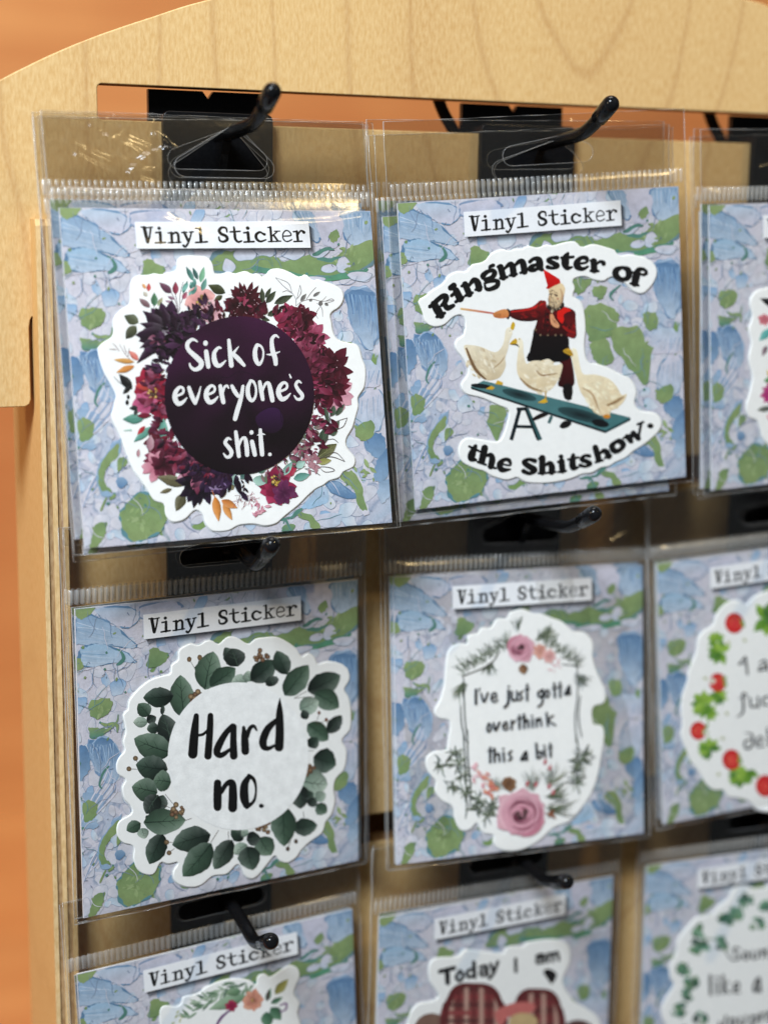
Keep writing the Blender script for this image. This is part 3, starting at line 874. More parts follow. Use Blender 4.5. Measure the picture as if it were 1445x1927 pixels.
# ---- die-cut sticker bodies
def sticker_body(card, fr, pts, name, local=None):
    P = np.array(local) if local is not None else to_card(card, fr, catmull(pts, 3, True))
    d = np.diff(np.vstack([P, P[:1]]), axis=0)
    s = np.r_[0, np.cumsum(np.hypot(d[:, 0], d[:, 1]))]
    n = 300
    Pc = np.vstack([P, P[:1]])
    t = np.linspace(0, s[-1], n, endpoint=False)
    Q = np.c_[np.interp(t, s, Pc[:, 0]), np.interp(t, s, Pc[:, 1])]
    area_ = np.sum(Q[:, 0] * np.roll(Q[:, 1], -1) - np.roll(Q[:, 0], -1) * Q[:, 1])
    if area_ > 0: Q = Q[::-1]
    def normals(Q):
        tg = np.roll(Q, -2, 0) - np.roll(Q, 2, 0)
        nn = np.c_[-tg[:, 1], tg[:, 0]]
        return nn / (np.hypot(nn[:, 0], nn[:, 1])[:, None] + 1e-9)
    N = normals(Q)      # outward for clockwise outlines
    def rings(levels, material, nm):
        V, Fc = [], []
        for off, y in levels:
            R_ = Q + N * off
            V += [(float(x), y, float(z)) for x, z in R_]
        for k in range(len(levels) - 1):
            for i in range(n):
                j = (i + 1) % n
                Fc.append((k * n + i, (k + 1) * n + i, (k + 1) * n + j, k * n + j))
        Fc.append(tuple((len(levels) - 1) * n + i for i in range(n - 1, -1, -1)))
        me = pydata(nm, V, Fc, material)
        me.polygons.foreach_set('use_smooth', [True] * (len(Fc) - 1) + [False])
        return me
    backing = rings([(0.00022, Y_CARD), (0.00022, Y_CARD - 0.00010), (0.00015, Y_CARD - 0.00013)], M['backing'], 'backing')
    body = rings([(-0.0001, Y_CARD - 0.00012), (0.0, Y_CARD - 0.00020), (-0.00006, Y_STK + 0.00008), (-0.00018, Y_STK + 0.00002), (-0.00034, Y_STK)], M['vinyl'], name)
    return body, backing

STK = {}
OUT_A = [(565, 265), (590, 252), (640, 252), (680, 258), (700, 285), (707, 320), (740, 318), (760, 312), (785, 320), (805, 314), (830, 310), (852, 322), (870, 318), (890, 332), (903, 330), (920, 305), (960, 300), (1000, 315), (1035, 332), (1060, 322), (1085, 345), (1105, 342), (1130, 350), (1190, 375), (1207, 410), (1192, 448), (1155, 475), (1160, 510), (1165, 545), (1182, 575), (1222, 588), (1262, 600), (1278, 650), (1292, 690), (1287, 760), (1262, 800), (1264, 835), (1252, 880), (1240, 920), (1215, 965), (1222, 1000), (1250, 1035), (1245, 1070), (1205, 1090), (1190, 1112), (1150, 1125), (1128, 1142), (1100, 1155), (1070, 1180), (1030, 1220), (980, 1260), (945, 1290), (900, 1300), (860, 1292), (800, 1297), (760, 1318), (700, 1320), (672, 1292), (660, 1255), (630, 1238), (590, 1275), (540, 1285), (515, 1255), (510, 1215), (470, 1200), (440, 1150), (390, 1080), (365, 1020), (340, 950), (315, 900), (308, 860), (325, 800), (300, 745), (275, 700), (253, 622), (270, 590), (312, 560), (315, 500), (345, 460), (378, 440), (380, 400), (385, 350), (410, 328), (450, 325), (472, 318), (495, 323), (530, 316), (560, 308)]
OUT_B = [(170, 475), (165, 455), (190, 440), (215, 420), (240, 405), (258, 392), (275, 365), (310, 350), (340, 352), (360, 325), (385, 320), (410, 310), (430, 285), (470, 270), (495, 275), (520, 268), (545, 268), (565, 256), (600, 264), (630, 252), (655, 256), (690, 246), (735, 240), (760, 262), (800, 250), (850, 262), (880, 272), (897, 292), (940, 288), (990, 300), (1025, 325), (1035, 355), (1020, 395), (985, 430), (952, 425), (925, 400), (892, 372), (862, 372), (840, 386), (800, 380), (770, 368), (727, 380), (737, 410), (727, 440), (757, 460), (770, 500), (775, 560), (770, 620), (782, 680), (830, 690), (890, 720), (940, 745), (960, 790), (952, 830), (975, 860), (1030, 868), (1052, 900), (1040, 935), (990, 980), (950, 1005), (920, 1030), (880, 1048), (860, 1062), (830, 1066), (800, 1085), (760, 1090), (720, 1107), (640, 1122), (560, 1120), (525, 1100), (490, 1112), (430, 1095), (405, 1078), (380, 1072), (330, 1050), (313, 1020), (315, 985), (340, 958), (400, 965), (452, 972), (472, 955), (490, 900), (495, 855), (460, 840), (400, 812), (340, 797), (320, 765), (340, 735), (347, 710), (330, 670), (300, 630), (305, 600), (330, 582), (337, 530), (320, 508), (290, 518), (260, 545), (220, 552), (188, 532), (182, 505)]
OUT_H = [(545, 530), (560, 508), (600, 490), (622, 497), (645, 492), (662, 480), (690, 475), (722, 492), (760, 460), (800, 463), (852, 492), (880, 470), (920, 463), (970, 460), (1010, 475), (1060, 510), (1085, 550), (1112, 533), (1140, 550), (1155, 582), (1190, 570), (1240, 573), (1285, 600), (1294, 650), (1270, 690), (1292, 730), (1302, 800), (1296, 870), (1260, 912), (1282, 960), (1272, 1040), (1236, 1080), (1225, 1130), (1232, 1180), (1215, 1240), (1190, 1272), (1175, 1320), (1120, 1360), (1080, 1400), (1060, 1430), (1020, 1452), (985, 1440), (968, 1418), (940, 1450), (900, 1500), (870, 1522), (838, 1510), (820, 1470), (800, 1458), (760, 1500), (720, 1505), (690, 1512), (640, 1552), (580, 1557), (530, 1532), (523, 1490), (547, 1448), (500, 1457), (467, 1448), (440, 1500), (400, 1502), (365, 1480), (348, 1430), (350, 1378), (300, 1362), (275, 1320), (285, 1270), (342, 1235), (335, 1200), (308, 1170), (300, 1120), (317, 1085), (280, 1062), (273, 1020), (288, 985), (312, 960), (303, 920), (315, 880), (310, 840), (304, 800), (325, 780), (330, 740), (370, 690), (420, 650), (480, 630), (512, 622), (515, 585), (545, 562)]
OUT_O = [(450, 455), (490, 452), (500, 430), (545, 418), (582, 434), (612, 435), (650, 450), (690, 465), (730, 500), (770, 505), (800, 540), (800, 600), (820, 660), (847, 720), (840, 762), (800, 777), (803, 838), (835, 845), (842, 890), (830, 960), (820, 1020), (800, 1080), (770, 1130), (720, 1190), (670, 1210), (640, 1230), (610, 1260), (560, 1290), (510, 1302), (460, 1295), (438, 1270), (440, 1243), (400, 1235), (378, 1198), (355, 1222), (320, 1227), (298, 1190), (290, 1140), (250, 1117), (223, 1080), (230, 1048), (200, 1012), (193, 965), (225, 938), (265, 935), (275, 890), (280, 828), (240, 817), (223, 790), (245, 750), (260, 690), (265, 630), (275, 570), (310, 545), (342, 547), (347, 515), (382, 508), (395, 488), (430, 487)]
STK[(0, 0)] = sticker_body((0, 0), 'A', OUT_A, 'sticker')
STK[(0, 1)] = sticker_body((0, 1), 'B', OUT_B, 'sticker')
STK[(1, 0)] = sticker_body((1, 0), 'HN', OUT_H, 'sticker')
STK[(1, 1)] = sticker_body((1, 1), 'D', OUT_O, 'sticker')

def mirrored(card, fr, pts, cx=0.0):
    L_ = to_card(card, fr, catmull(pts, 3))
    L_ = L_[L_[:, 0] < cx - 0.0004]
    return np.vstack([L_, np.c_[2 * cx - L_[::-1, 0], L_[::-1, 1]]])
OUT_S = [(850, 195), (770, 230), (722, 275), (700, 300), (640, 268), (560, 280), (490, 350), (455, 450), (400, 480), (352, 540), (335, 650), (290, 750), (270, 850), (235, 950), (225, 1060), (237, 1150), (228, 1250), (260, 1340), (290, 1420), (335, 1480), (370, 1530), (400, 1590), (460, 1640), (530, 1640), (570, 1690), (640, 1700), (720, 1722), (770, 1780), (867, 1800)]
STK[(1, 2)] = sticker_body((1, 2), 'S', None, 'sticker', mirrored((1, 2), 'S', OUT_S, 0.0015))
OUT_Z = [(640, 900), (583, 930), (540, 940), (510, 960), (495, 1000), (507, 1060), (490, 1120), (502, 1180), (490, 1250), (507, 1330), (495, 1400), (478, 1460), (490, 1510), (530, 1530), (550, 1600), (583, 1640), (640, 1680)]
STK[(0, 2)] = sticker_body((0, 2), 'RZ', None, 'sticker', mirrored((0, 2), 'RZ', OUT_Z, 0.0005))
OUT_F = [(465, 640), (463, 520), (490, 490), (540, 497), (570, 480), (577, 450), (620, 440), (650, 432), (690, 400), (760, 370), (830, 358), (900, 368), (930, 392), (937, 350), (970, 335), (1000, 352), (1050, 318), (1090, 295), (1130, 308), (1142, 350), (1120, 400), (1113, 440), (1142, 480), (1130, 530), (1150, 600), (1170, 800), (1160, 1100), (1050, 1250), (900, 1330), (700, 1380), (540, 1330), (450, 1200), (430, 900)]
STK[(2, 0)] = sticker_body((2, 0), 'F', OUT_F, 'sticker')
OUT_G = [(150, 900), (160, 840), (172, 800), (200, 770), (250, 760), (272, 738), (240, 690), (238, 630), (270, 605), (340, 602), (365, 578), (430, 585), (500, 592), (512, 568), (570, 567), (590, 550), (680, 540), (730, 560), (737, 620), (710, 690), (750, 760), (800, 790), (842, 830), (850, 920), (830, 1060), (760, 1180), (600, 1230), (400, 1260), (230, 1230), (160, 1100)]
STK[(2, 1)] = sticker_body((2, 1), 'G', OUT_G, 'sticker')
OUT_R = [(1480, 660), (1420, 690), (1340, 720), (1250, 690), (1160, 720), (1120, 800), (1040, 860), (980, 920), (860, 950), (800, 1020), (722, 1120), (712, 1210), (662, 1320), (660, 1420), (692, 1470), (640, 1560), (600, 1640), (598, 1730), (640, 1800), (650, 1900), (720, 2020), (850, 2120), (1000, 2180), (1200, 2230), (1480, 2230)]
STK[(2, 2)] = sticker_body((2, 2), 'RR', None, 'sticker', mirrored((2, 2), 'RR', OUT_R, 0.0005))

# ---- artwork of each sticker
ARTS = {}
def art_plum():
    a = Art((0, 0), Y_STK - 4e-6, 11)
    PL, PLd = (74, 38, 72), (22, 10, 24)
    BU, BUd, RA, PK = (116, 26, 52), (42, 8, 20), (158, 48, 84), (214, 150, 166)
    OL, OLd, TE, TEd, MI = (92, 96, 72), (44, 48, 34), (92, 150, 138), (50, 92, 88), (150, 188, 178)
    L = a.leaf
    f = 'W1'
    L((440, 765), (290, 690), 112, OL, (70, 78, 58), f); L((415, 795), (305, 935), 112, OL, OLd, f)
    L((515, 410), (478, 355), 34, (222, 152, 92), (226, 170, 110), f); L((543, 438), (548, 350), 48, (190, 66, 70), (210, 90, 84), f); L((530, 492), (490, 440), 44, (190, 180, 164), (204, 198, 184), f)
    L((560, 605), (445, 512), 66, (116, 84, 92), (140, 112, 116), f, (90, 60, 70)); L((605, 595), (603, 448), 72, (66, 110, 82), (84, 128, 92), f, (44, 80, 60)); L((640, 590), (690, 500), 46, (150, 168, 130), (176, 160, 130), f)
    L((785, 455), (655, 345), 78, (80, 44, 66), (112, 70, 90), f); L((825, 472), (825, 335), 64, (132, 42, 66), (150, 56, 78), f); L((812, 522), (742, 488), 34, (150, 112, 132), (120, 84, 110), f); L((800, 556), (715, 535), 30, (176, 140, 158), (150, 116, 140), f); L((900, 520), (945, 440), 50, (176, 80, 104), (190, 100, 120), f)
    for pts in ([(785, 455), (830, 560), (862, 720)], [(825, 470), (850, 600), (872, 720)], [(870, 640), (872, 480), (905, 340)], [(880, 560), (915, 480), (945, 445)], [(640, 740), (605, 690), (600, 590)]):
        a.stroke(pts, [7, 7, 5], (92, 62, 84), f)
    a.flower((1085, 530), 175, (228, 150, 150), (240, 196, 190), f, 8, 2, None, 0, .8); a.flower((1190, 650), 150, (214, 160, 170), (236, 200, 204), f, 7, 2, None, 0, .8)
    a.dabs((960, 430), 70, 16, 90, [TE, (120, 176, 166), TEd], f, -1.2)
    L((1015, 330), (935, 178), 52, TE, TEd, f); L((1058, 315), (1005, 188), 46, (64, 96, 94), TEd, f); L((1085, 345), (1122, 180), 58, (112, 168, 136), (132, 184, 150), f); L((1100, 432), (1145, 300), 54, (84, 134, 124), (110, 160, 150), f)
    a.cluster((1090, 530), 46, 16, [(224, 162, 60), (236, 196, 80), (120, 90, 40)], 16, f); a.cluster((1170, 575), 60, 12, [(60, 60, 66), (150, 150, 150)], 12, f)
    L((1345, 455), (1165, 370), 96, (40, 46, 26), (66, 70, 42), f); L((1315, 480), (1225, 540), 54, (58, 60, 36), (72, 74, 46), f)
    # dark burgundy dahlia at the top
    a.flower((150, 560), 240, (30, 6, 14), (96, 22, 42), 'W2', 19, 4, None, 40, .28)
    a.dabs((150, 540), 60, 12, 60, [(146, 60, 86), BU], 'W2')
    # leaves and line drawing to its right
    f = 'W2'
    for p in (((380, 560), (482, 432), 64), ((465, 565), (660, 478), 78), ((345, 560), (335, 400), 58), ((372, 505), (432, 398), 42), ((300, 640), (380, 560), 50), ((395, 690), (500, 640), 62), ((330, 720), (420, 740), 44)):
        L(*p, (40, 48, 34), (60, 70, 48), f, (90, 96, 80))
    for pts in ([(480, 295), (560, 380), (650, 450)], [(480, 295), (610, 350), (650, 450)], [(650, 450), (690, 520), (690, 590)], [(700, 520), (735, 370)], [(735, 370), (745, 450), (700, 520)], [(690, 590), (760, 540), (860, 520), (960, 540), (1080, 530)], [(800, 520), (850, 450), (900, 395)], [(960, 540), (1010, 490)], [(910, 560), (960, 610), (970, 700)], [(1000, 540), (1060, 515), (1085, 535), (1010, 560)], [(920, 720), (900, 670), (940, 600)], [(550, 445), (600, 430), (650, 460)]):
        a.stroke(pts, [3, 5, 3], (72, 48, 62), f)
    for p in (((870, 490), (945, 440), 34), ((740, 540), (800, 460), 40), ((830, 540), (865, 515), 30), ((940, 590), (960, 530), 44), ((990, 560), (1030, 585), 34)):
        L(*p, (96, 92, 92), (130, 128, 126), f)
    # raspberry cluster on the right
    a.flower((660, 760), 220, BU, RA, f, 11, 3, None, 22, .5); a.flower((850, 900), 190, (140, 44, 76), (204, 118, 146), f, 9, 3, None, 14, .55); a.flower((760, 720), 160, BUd, BU, f, 9, 2, None, 12, .5); a.flower((800, 1040), 170, (126, 48, 74), (180, 100, 124), f, 8, 2, None, 6, .6)
    a.flower((1040, 1260), 280, BUd, (100, 24, 46), f, 13, 3, None, 10, .42); a.flower((900, 1180), 170, (76, 20, 38), (130, 60, 84), f, 8, 2, None, 0, .6)
    a.flower((1120, 1520), 210, (196, 130, 150), (226, 178, 190), f, 9, 1, None, 0, .6)
    a.flower((1040, 1440), 230, (34, 8, 16), BU, f, 13, 3, None, 8, .4)
    # plum black flower upper left
    f = 'W1'
    a.flower((740, 860), 330, PLd, (66, 38, 68), f, 14, 2, None, 0, .42); a.flower((720, 900), 300, (8, 5, 10), (34, 20, 36), f, 16, 3, None, 0, .4)
    for t, w_ in (((480, 640), 120), ((690, 605), 110), ((1110, 620), 110), ((450, 770), 100), ((430, 870), 120), ((420, 1190), 110), ((450, 1030), 90), ((900, 640), 120)):
        L((760, 880), t, w_, (14, 8, 16), (50, 26, 50), f, None, .1)
    L((700, 900), (735, 800), 70, (150, 140, 150), (90, 80, 92), f); a.dabs((600, 960), 90, 8, 90, [(90, 40, 60), (160, 110, 130)], f, -.3)
    # ochre twig
    L((395, 1175), (178, 1150), 52, (204, 140, 70), (220, 170, 100), f); L((395, 1215), (205, 1285), 66, (206, 128, 62), (214, 148, 80), f); L((435, 1155), (338, 1058), 62, (214, 112, 104), (224, 140, 128), f)
    for pts in ([(350, 1150), (290, 1080), (240, 990)], [(310, 1080), (285, 1000)], [(235, 1060), (190, 1000), (165, 980)], [(200, 1045), (135, 1040)], [(330, 1110), (340, 1030)]):
        a.stroke(pts, [7, 6, 4], (126, 88, 80), f)
    # burgundy flower on the left
    f = 'W3'
    a.flower((580, 60), 230, (118, 16, 40), (176, 46, 72), f, 9, 3, None, 0, .66); a.flower((500, 220), 140, (170, 60, 104), (206, 120, 152), f, 7, 2, None, 0, .7); a.flower((680, 300), 130, (104, 18, 40), (150, 40, 66), f, 7, 2, None, 0, .7)
    L((600, 20), (400, 40), 110, (200, 84, 54), (190, 60, 70), f); a.cluster((590, 115), 52, 20, [(214, 140, 40), (230, 180, 90), (60, 30, 20)], 16, f)
    L((370, 70), (235, -90), 90, (14, 14, 16), (34, 34, 36), f); L((350, 40), (275, 118), 50, (16, 16, 18), (40, 40, 44), f)
    for p in ((330, 150, 16), (318, 208, 18)): a.dot(p[:2], p[2], (26, 26, 30), f, p[2] * 1.5)
    L((430, 260), (340, 270), 50, (20, 22, 24), (60, 60, 64), f); a.stroke([(180, -60), (240, 0), (300, 40)], [4, 6, 5], (60, 60, 64), f)
    L((492, 378), (272, 382), 100, TE, (84, 140, 122), f, (60, 110, 100)); L((400, 350), (420, 260), 40, (60, 66, 64), (40, 44, 46), f)
    a.flower((640, 620), 150, (72, 14, 28), (120, 40, 60), f, 8, 2, None, 0, .6)
    L((690, 600), (700, 372), 92, TE, (110, 166, 152), f); L((580, 460), (388, 620), 82, (110, 168, 152), TE, f, (70, 120, 110)); L((505, 455), (425, 545), 48, (176, 34, 48), (190, 60, 66), f); L((555, 720), (565, 545), 84, (160, 112, 128), (190, 150, 160), f)
    a.stroke([(285, 500), (355, 495)], [8, 22], (176, 206, 194), f); L((430, 780), (440, 690), 36, (176, 124, 136), (190, 150, 156), f)
    a.flower((740, 800), 250, (60, 12, 30), (150, 62, 92), f, 11, 3, None, 0, .44); a.flower((620, 880), 170, (176, 92, 116), (222, 172, 184), f, 8, 1, None, 0, .55); a.flower((700, 860), 170, BUd, (140, 50, 80), f, 9, 2, None, 0, .45)
    a.flower((980, 880), 190, (50, 16, 42), (110, 56, 84), f, 10, 2, None, 0, .42)
    L((940, 1065), (628, 985), 112, (84, 80, 58), (120, 112, 84), f, (60, 56, 40)); L((785, 1110), (660, 1152), 44, (96, 90, 64), (120, 112, 84), f); L((912, 1150), (828, 1342), 108, (78, 76, 54), (104, 100, 74), f, (56, 52, 38)); L((840, 1000), (940, 1010), 110, (208, 150, 170), (222, 176, 190), f)
    a.flower((1090, 1040), 270, (8, 5, 12), (44, 26, 54), f, 16, 3, None, 0, .36); a.flower((1250, 1020), 200, (22, 10, 28), (80, 52, 96), f, 10, 2, None, 0, .42); a.dabs((1230, 1070), 90, 9, 70, [(128, 104, 148), (150, 130, 160)], f, .4)
    L((1235, 1190), (1272, 1450), 92, (204, 124, 50), (220, 150, 84), f); L((1320, 1260), (1412, 1436), 74, (206, 130, 58), (226, 160, 96), f); L((1300, 1230), (1470, 1310), 84, (200, 120, 56), (214, 142, 80), f); a.stroke([(1205, 1130), (1235, 1210)], 8, (180, 104, 50), f)
    # lower right flowers and leaves
    f = 'W4'
    for i in range(60):
        t = i / 60
        x = 930 - 60 * t + a.r.gauss(0, 34 + 26 * t); y = 130 + 600 * t
        a.dabs((x, y), 6, 1, 44, [(112, 36, 60), (150, 80, 104), (70, 20, 40), (190, 130, 146)], f)
    for p in (((1030, 440), (985, 215), 44), ((1065, 350), (1090, 240), 66), ((1105, 345), (1195, 225), 54), ((960, 650), (1000, 460), 96), ((1062, 545), (1142, 400), 56), ((1040, 540), (1120, 520), 50)):
        L(*p, (48, 62, 46), (70, 90, 74), f, (96, 110, 90))
    L((915, 785), (1115, 640), 118, (70, 74, 44), (104, 104, 66), f, (140, 138, 100)); L((908, 830), (1058, 812), 74, (136, 136, 72), (160, 156, 92), f)
    for pts in ([(1080, 500), (1090, 420), (1225, 368)], [(1080, 500), (1180, 460), (1225, 368)], [(1000, 520), (960, 420), (930, 360)], [(1010, 600), (1080, 590), (1130, 628)], [(930, 800), (1050, 740), (1120, 740), (1200, 825)], [(930, 800), (1060, 775), (1200, 825)], [(780, 900), (950, 880), (1050, 890), (1090, 920), (1000, 935), (950, 905)], [(790, 905), (880, 930), (940, 968)], [(1040, 440), (1050, 300), (1075, 240)], [(905, 790), (980, 660), (1040, 480)], [(580, 1000), (700, 920), (790, 870)]):
        a.stroke(pts, [4, 6, 4], (58, 40, 48), f)
    a.dabs((760, 720), 110, 34, 76, [(150, 84, 106), (190, 130, 140), (112, 50, 72), (140, 150, 146)], f); a.dabs((850, 830), 70, 18, 80, [(176, 130, 140), (150, 100, 112)], f)
    a.flower((490, 1080), 230, (110, 18, 50), (190, 66, 104), f, 9, 3, None, 0, .62); a.flower((560, 1150), 150, (74, 26, 62), (130, 56, 100), f, 8, 2, None, 0, .6); L((560, 960), (700, 870), 120, (140, 20, 50), (170, 40, 66), f)
    a.cluster((480, 1020), 52, 18, [(230, 180, 50), (240, 200, 90), (30, 20, 24)], 20, f)
    L((550, 975), (655, 825), 74, MI, (120, 164, 152), f); L((690, 885), (785, 825), 84, MI, (170, 204, 194), f); L((665, 1005), (835, 960), 84, TE, (110, 160, 150), f)
    L((40, 1075), (60, 950), 80, MI, (180, 206, 198), f); L((240, 1010), (390, 1045), 104, (160, 196, 184), MI, f); L((110, 1010), (220, 885), 80, (66, 100, 96), (90, 126, 120), f); L((300, 940), (380, 900), 46, (50, 80, 70), (84, 120, 104), f); L((10, 1070), (30, 1120), 60, (110, 100, 70), (130, 122, 90), f)
    for i in range(34):
        t = a.r.uniform(0, 6.28); q = a.r.uniform(10, 130)
        p = (160 + q * math.cos(t), 1220 + q * .8 * math.sin(t)); e = a.r.uniform(0, 6.28)
        a.stroke([p, (p[0] + 50 * math.cos(e), p[1] + 50 * math.sin(e))], [4, 9, 3], a.r.choice([(126, 36, 62), (170, 90, 116), (92, 24, 46)]), f, 3)
    a.dabs((300, 1330), 80, 22, 70, [(206, 140, 160), (182, 100, 124), (226, 176, 188)], f)
    a.flower((150, 1380), 0.1, BU, RA, f, 5, 1)
    f = 'A'
    def fill(t0, t1, n, cols, r0=.97, r1=1.2, size=34):
        for i in range(n):
            t = math.radians(a.r.uniform(t0, t1)); q = a.r.uniform(r0, r1)
            c = (800 + 290 * q * math.cos(t), 793 + 307 * q * math.sin(t))
            a.dabs(c, 6, 1, size * a.r.uniform(.6, 1.3), cols, f, t + a.r.uniform(-1, 1))
    fill(-65, 35, 130, [(52, 10, 26), (92, 22, 44), (34, 8, 18), (140, 52, 84)], .96, 1.24, 40)
    fill(-115, -62, 40, [(48, 10, 24), (30, 8, 18), (96, 28, 48)], .97, 1.14, 36)
    fill(110, 200, 130, [(58, 14, 34), (96, 34, 58), (28, 10, 24), (150, 84, 108), (112, 26, 48)], .96, 1.22, 40)
    fill(85, 130, 60, [(20, 10, 26), (54, 34, 66), (36, 14, 34)], .97, 1.2, 38)
    fill(195, 250, 90, [(16, 10, 18), (50, 26, 50), (78, 44, 78), (30, 14, 30)], .96, 1.26, 42)
    fill(20, 75, 60, [(110, 40, 64), (160, 100, 118), (64, 20, 40), (96, 110, 90)], .97, 1.12, 30)
    # round plum disc
    base = len(a.v)
    f = 'A'
    pts = [(800, 793)]; cols = [(26, 8, 28)]
    for k, rr in enumerate((.35, .7, 1.0)):
        for i in range(64):
            t = 2 * math.pi * i / 64
            x, y = 800 + 290 * rr * math.cos(t), 793 + 307 * rr * math.sin(t)
            u = .5 - .5 * math.sin(t) * rr
            c = mixc((10, 2, 10), (62, 18, 58), max(0, min(1, u * .8 + .10 * math.sin(3 * t + 2 * k) + .12 * math.sin(5 * t + k))))
            pts.append((x, y)); cols.append(c)
    faces = [(0, 1 + i, 1 + (i + 1) % 64) for i in range(64)] + [(1 + k * 64 + i, 1 + (k + 1) * 64 + i, 1 + (k + 1) * 64 + (i + 1) % 64, 1 + k * 64 + (i + 1) % 64) for k in range(2) for i in range(64)]
    a.put(to_card((0, 0), 'A', pts), faces, cols)
    f = 'ST'
    a.poly([(870, 900), (980, 820), (1080, 820), (1130, 900), (1120, 1010), (1020, 1060), (900, 1000)], (50, 20, 62), f, 3, (26, 8, 30)); a.stroke([(480, 500), (600, 520), (700, 465), (830, 490), (900, 540)], [3, 7, 5, 6, 3], (22, 6, 26), f); a.stroke([(890, 870), (1000, 810), (1100, 830), (1130, 960), (1240, 920), (1290, 780)], [3, 7, 6, 6, 5, 3], (20, 6, 24), f)
    t = Art((0, 0), a.y - 4e-6, 5)
    W = (226, 226, 228)
    g = [([(302, 172), (255, 150), (208, 190), (217, 250), (290, 320), (340, 372), (330, 420), (280, 443), (242, 420), (228, 385)], [14, 30, 40, 40, 50, 50, 46, 36, 26, 16]),
         ([(388, 268), (398, 340), (410, 415)], [42, 46, 40]), ([(530, 235), (505, 232), (468, 280), (468, 350), (492, 398), (530, 400), (578, 355)], [18, 28, 38, 50, 48, 34, 12]),
         ([(608, 158), (620, 280), (632, 402)], [32, 42, 46]), ([(702, 220), (650, 285)], [8, 32]), ([(650, 292), (700, 340), (756, 402)], [38, 46, 30]),
         ([(880, 205), (862, 260), (867, 340), (900, 392), (935, 340), (942, 270), (922, 220), (885, 203)], [34, 42, 46, 34, 20, 18, 22, 30]),
         ([(1090, 132), (1060, 112), (1025, 150), (1030, 250), (1055, 330), (1062, 388)], [12, 26, 36, 46, 46, 40]), ([(975, 297), (1030, 295), (1100, 270)], [8, 24, 10]),
         ([(1195, 490), (1208, 520)], [12, 18]), ([(222, 618), (250, 700), (280, 768)], [36, 44, 34]), ([(282, 768), (310, 700), (336, 608)], [34, 26, 10]),
         ([(525, 602), (540, 690), (555, 760)], [36, 44, 40]), ([(548, 680), (565, 615), (590, 600), (606, 622)], [20, 22, 24, 14]),
         ([(638, 602), (665, 655), (697, 700)], [32, 42, 36]), ([(745, 604), (725, 720), (690, 840), (668, 922)], [30, 40, 46, 42]),
         ([(815, 560), (792, 620), (797, 700), (832, 745), (866, 700), (870, 620), (846, 562), (818, 552)], [30, 40, 44, 32, 24, 22, 26, 30]),
         ([(907, 562), (920, 640), (936, 732)], [34, 42, 36]), ([(935, 650), (960, 585), (990, 575), (1006, 620), (1020, 690), (1030, 742)], [18, 26, 36, 42, 46, 42]),
         ([(1308, 572), (1280, 556), (1256, 590), (1280, 640), (1318, 690), (1308, 725), (1270, 730), (1240, 695)], [14, 28, 30, 36, 38, 32, 26, 12]),
         ([(628, 1122), (600, 1110), (572, 1150), (600, 1190), (633, 1240), (620, 1283), (585, 1290), (556, 1255)], [14, 28, 34, 38, 40, 34, 28, 12]),
         ([(675, 1048), (690, 1160), (705, 1282)], [34, 42, 38]), ([(705, 1190), (730, 1120), (765, 1110), (780, 1190), (785, 1270)], [18, 26, 34, 44, 40]),
         ([(832, 1142), (845, 1200), (860, 1268)], [40, 44, 40]), ([(912, 1028), (920, 1150), (930, 1265)], [32, 44, 42]), ([(885, 1080), (920, 1068), (958, 1072)], [8, 22, 8])]
    for dx, dy in ((0, 0), (303, -14), (1003, -44)):
        g.append(([(92 + dx, 702 + dy), (160 + dx, 672 + dy), (166 + dx, 628 + dy), (132 + dx, 615 + dy), (94 + dx, 658 + dy), (86 + dx, 720 + dy), (116 + dx, 772 + dy), (160 + dx, 760 + dy), (200 + dx, 718 + dy)], [24, 24, 24, 30, 42, 48, 46, 34, 12]))
    brush(t, 'ST', W, g, [(382, 187, 23, 26), (827, 1052, 20, 22), (1005, 1265, 18)])
    return [('floral_wreath', a.mesh('floral_wreath', M['art'])), ('lettering', t.mesh('lettering', M['ink']))]

